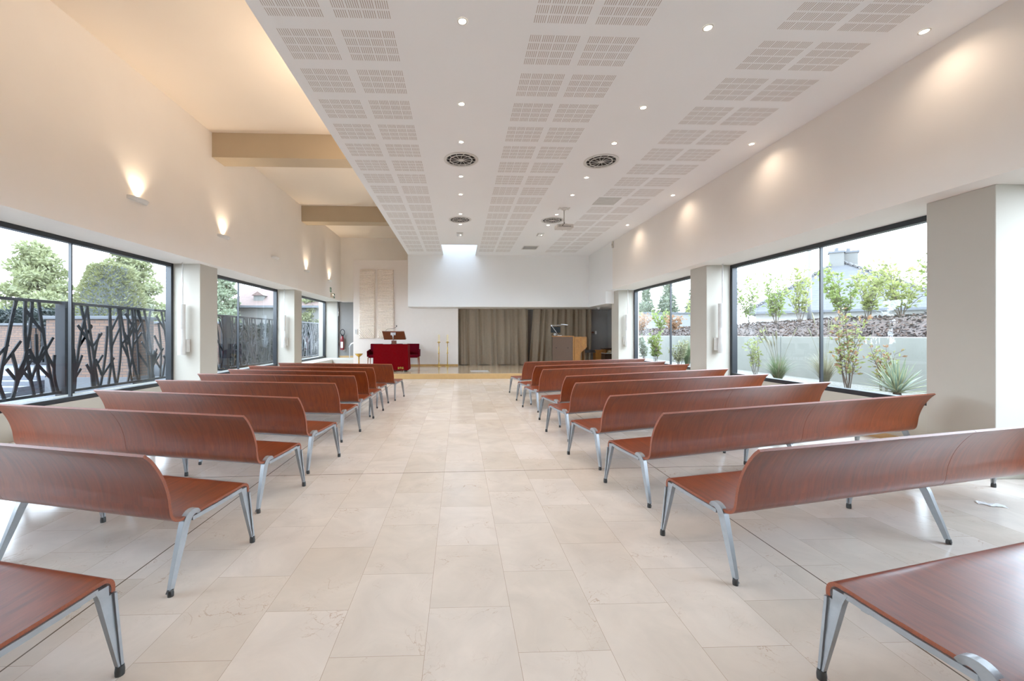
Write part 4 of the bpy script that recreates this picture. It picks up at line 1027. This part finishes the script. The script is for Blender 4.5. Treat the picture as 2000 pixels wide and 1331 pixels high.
zb = lambda x, y: 1.40+.55*math.sin(min(1, (x-8.5)/2.0)*PI/2) - .012*max(0, y-8)
SH = [(10.0, 13.8, 1.75, .6, L_SHRUB, 'leafy shrub on the mulch bank at the left edge of the near right window'), (10.0, 12.6, 1.65, .5, L_SHRUB, 'leafy upright shrub on the bank left of the pale post'),
      (10.0, 11.7, 1.65, .42, L_LIGHT, 'leafy upright shrub on the bank in front of the pale post'), (10.0, 10.3, 1.4, .6, L_SHRUB, 'leafy spreading shrub on the bank before the roof ridge, just right of the mullion'),
      (10.0, 9.7, 1.3, .34, L_LIGHT, 'thin leafy shrub on the bank before the right slope of the slate roof'), (9.9, 8.85, 1.4, .75, L_LIGHT, 'wide pale leafed shrub on the bank near the pier'), (10.1, 8.2, 1.4, .4, L_SHRUB, 'leafy shrub on the bank cut off by the near right pier')]
for i, (x, y, h, w, m, lab) in enumerate(SH):
    shrub('shrub', lab, (x, y, zb(x, y)-.03), h, w, m, 60+i, 10 if w > .45 else 8, 28, .10, 'shrub', 'shrubs on the mulch bank')
SH2 = [(9.2, 17.2, .9, .5, L_RED), (9.4, 18.8, 1.1, .6, L_SHRUB), (9.3, 20.6, 1.0, .6, L_RED), (9.5, 16.0, 1.3, .55, L_LIGHT), (9.6, 22.6, 1.2, .7, L_LIGHT)]
sl2 = ['reddish low shrub on the bank in the farther right window', 'green shrub on the bank in the middle of the farther right window', 'reddish shrub on the bank toward the left of the farther right window', 'light green shrub on the bank by the right edge of the farther right window', 'light shrub farthest along the bank']
for i, (x, y, h, w, m) in enumerate(SH2): shrub('shrub', sl2[i], (x, y, zb(x, y)-.03), h, w, m, 70+i, 8, 26, .10, 'shrub', 'shrubs on the mulch bank')
# in the gravel bed
shrub('bed_shrub', 'thin pale stemmed shrub in the gravel bed at the left of the near right window', (7.7, 10.4, .45), 1.05, .28, L_LIGHT, 81, 6, 16, .085)
shrub('nandina', 'tall slender shrub with yellow and red leaves before the concrete wall', (7.25, 7.4, .45), 1.75, .38, L_LIGHT, 82, 9, 22, .075, 'shrub', None, 0, L_RED)
shrub('nandina', 'smaller reddish shrub between the tall slender one and the spiky yucca', (7.85, 7.30, .45), 1.05, .28, L_LIGHT, 83, 6, 18, .07, 'shrub', None, 0, L_RED)
shrub('bed_shrub', 'fresh green upright shrub in the bed of the farther right window', (7.4, 15.2, .45), 1.35, .35, L_SHRUB, 84, 7, 26, .11)
shrub('bed_shrub', 'small grey green shrub at the left of the farther right window', (7.25, 15.9, .45), 1.05, .3, L_CON2, 85, 7, 24, .09)
shrub('bed_shrub', 'pale yellow variegated shrub below the mullion of the farther right window', (7.1, 13.0, .45), .8, .4, L_YUCE, 86, 8, 24, .08)
shrub('bed_shrub', 'red stemmed shrub at the right of the farther right window', (7.4, 12.3, .45), 1.35, .3, L_RED, 87, 6, 16, .08)
def grass(lab, loc, h, w, n, m, seed, heads=0):
    t = thing('grass_clump', lab, 'grass clump', loc); r = random.Random(seed); b = MB()
    for k in range(n):
        a = r.uniform(0, 2*PI); rr = w*r.uniform(.2, 1); hh = h*r.uniform(.55, 1); ww = .006; s = Vector((-math.sin(a), math.cos(a), 0))*ww; vs = []
        for q in range(6):
            f = q/5; p = Vector((math.cos(a)*(.05+rr*f**1.6), math.sin(a)*(.05+rr*f**1.6), hh*(f*1.35-.55*f**2.2*min(1, rr/w+.2)))); vs += [p-s*(1-.85*f), p+s*(1-.85*f)]
        b.add(vs, [(2*q, 2*q+1, 2*q+3, 2*q+2) for q in range(5)], 1 if r.random() < .3 else 0)
    b.build('blades', [m, L_STRAW], t)
    if heads:
        b = MB()
        for k in range(heads):
            a = r.uniform(0, 2*PI); rr = r.uniform(.08, .4); hh = h*r.uniform(1.5, 2.1)
            pts = [(math.cos(a)*rr*f**1.5, math.sin(a)*rr*f**1.5, hh*f) for f in (0, .3, .6, .82, .9, .96, 1)]; b.tube(pts, [.003, .003, .0025, .003, .014, .013, .003], 5)
        b.build('seed_heads', L_STRAW, t)
grass('arching green grass clump with straw seed heads left of the mullion', (6.95, 8.7, .45), .62, .42, 420, L_GRASS, 91, 12)
grass('fine pale grass clump right of the mullion', (7.6, 8.25, .45), .75, .45, 320, L_STRAW, 92, 6)
grass('tall arching grass clump in the farther right window', (7.6, 13.4, .45), 1.0, .6, 360, L_GRASS, 93, 0)
# yucca
t = thing('yucca', 'spiky variegated yucca rosette in the gravel by the near right pier', 'yucca', (7.32, 6.6, .45)); r = random.Random(95); b = MB()
for k in range(64):
    a = k*2.39996; el = R(8+78*((k+.5)/64)**1.0); L_ = .62*r.uniform(.85, 1.1); d = Vector((math.cos(a)*math.cos(el), math.sin(a)*math.cos(el), math.sin(el))); s = Vector((-math.sin(a), math.cos(a), 0)); up = s.cross(d)*-1
    for lo, hi, m in ((-1, -.55, 1), (-.55, .55, 0), (.55, 1, 1)):
        vs = []
        for q in range(6):
            f = q/5; w = .026*(.55+1.0*f if f < .4 else .95*(1-((f-.4)/.6)**1.8)+.0); p = d*L_*f + Vector((0, 0, -.10*f*f*math.cos(el))) + Vector((0, 0, .06))
            vs += [p+s*w*lo+Vector((0, 0, abs(lo)*w*.4)), p+s*w*hi+Vector((0, 0, abs(hi)*w*.4))]
        b.add(vs, [(2*q, 2*q+1, 2*q+3, 2*q+2) for q in range(5)], m)
b.build('leaves', [L_YUC, L_YUCE], t); MB().lathe([(.06, 0), (.05, .08), (.02, .12)], 10).build('stem', BARK, t)

# ------------------------------------------------------------------ sky and camera
w = bpy.data.worlds.new('overcast_sky'); scn.world = w; w.use_nodes = True; nt = w.node_tree; nt.nodes.clear()
wo = nt.nodes.new('ShaderNodeOutputWorld'); bg = nt.nodes.new('ShaderNodeBackground'); tc = nt.nodes.new('ShaderNodeTexCoord'); sp = nt.nodes.new('ShaderNodeSeparateXYZ'); rp = nt.nodes.new('ShaderNodeValToRGB')
nt.links.new(tc.outputs['Generated'], sp.inputs[0]); nt.links.new(sp.outputs['Z'], rp.inputs[0])
rp.color_ramp.elements[0].color = (.80, .93, 1.08, 1); rp.color_ramp.elements[1].color = (.70, .89, 1.12, 1)
nt.links.new(rp.outputs[0], bg.inputs['Color']); bg.inputs['Strength'].default_value = 5.0; nt.links.new(bg.outputs[0], wo.inputs[0])

cd = bpy.data.cameras.new('camera'); cam = bpy.data.objects.new('camera', cd); col.objects.link(cam)
cam.location = (0, 0, 1.5); cam.rotation_euler = (R(90), 0, R(-2.0))
cd.sensor_width = 36; cd.sensor_fit = 'HORIZONTAL'; cd.lens = 800/2000*36
cd.shift_x = (1000-924.9)/2000; cd.shift_y = -(665.5-654)/2000; cd.clip_start = .05; cd.clip_end = 300
scn.camera = cam
scn.view_settings.view_transform = 'Standard'; scn.view_settings.look = 'None'; scn.view_settings.exposure = 1.9; scn.view_settings.gamma = 1.2
cy = scn.cycles
cy.use_denoising = True; cy.use_adaptive_sampling = True; cy.adaptive_threshold = .02; cy.max_bounces = 10; cy.diffuse_bounces = 6; cy.glossy_bounces = 4; cy.transparent_max_bounces = 12; cy.sample_clamp_indirect = 8; cy.caustics_reflective = False; cy.caustics_refractive = False
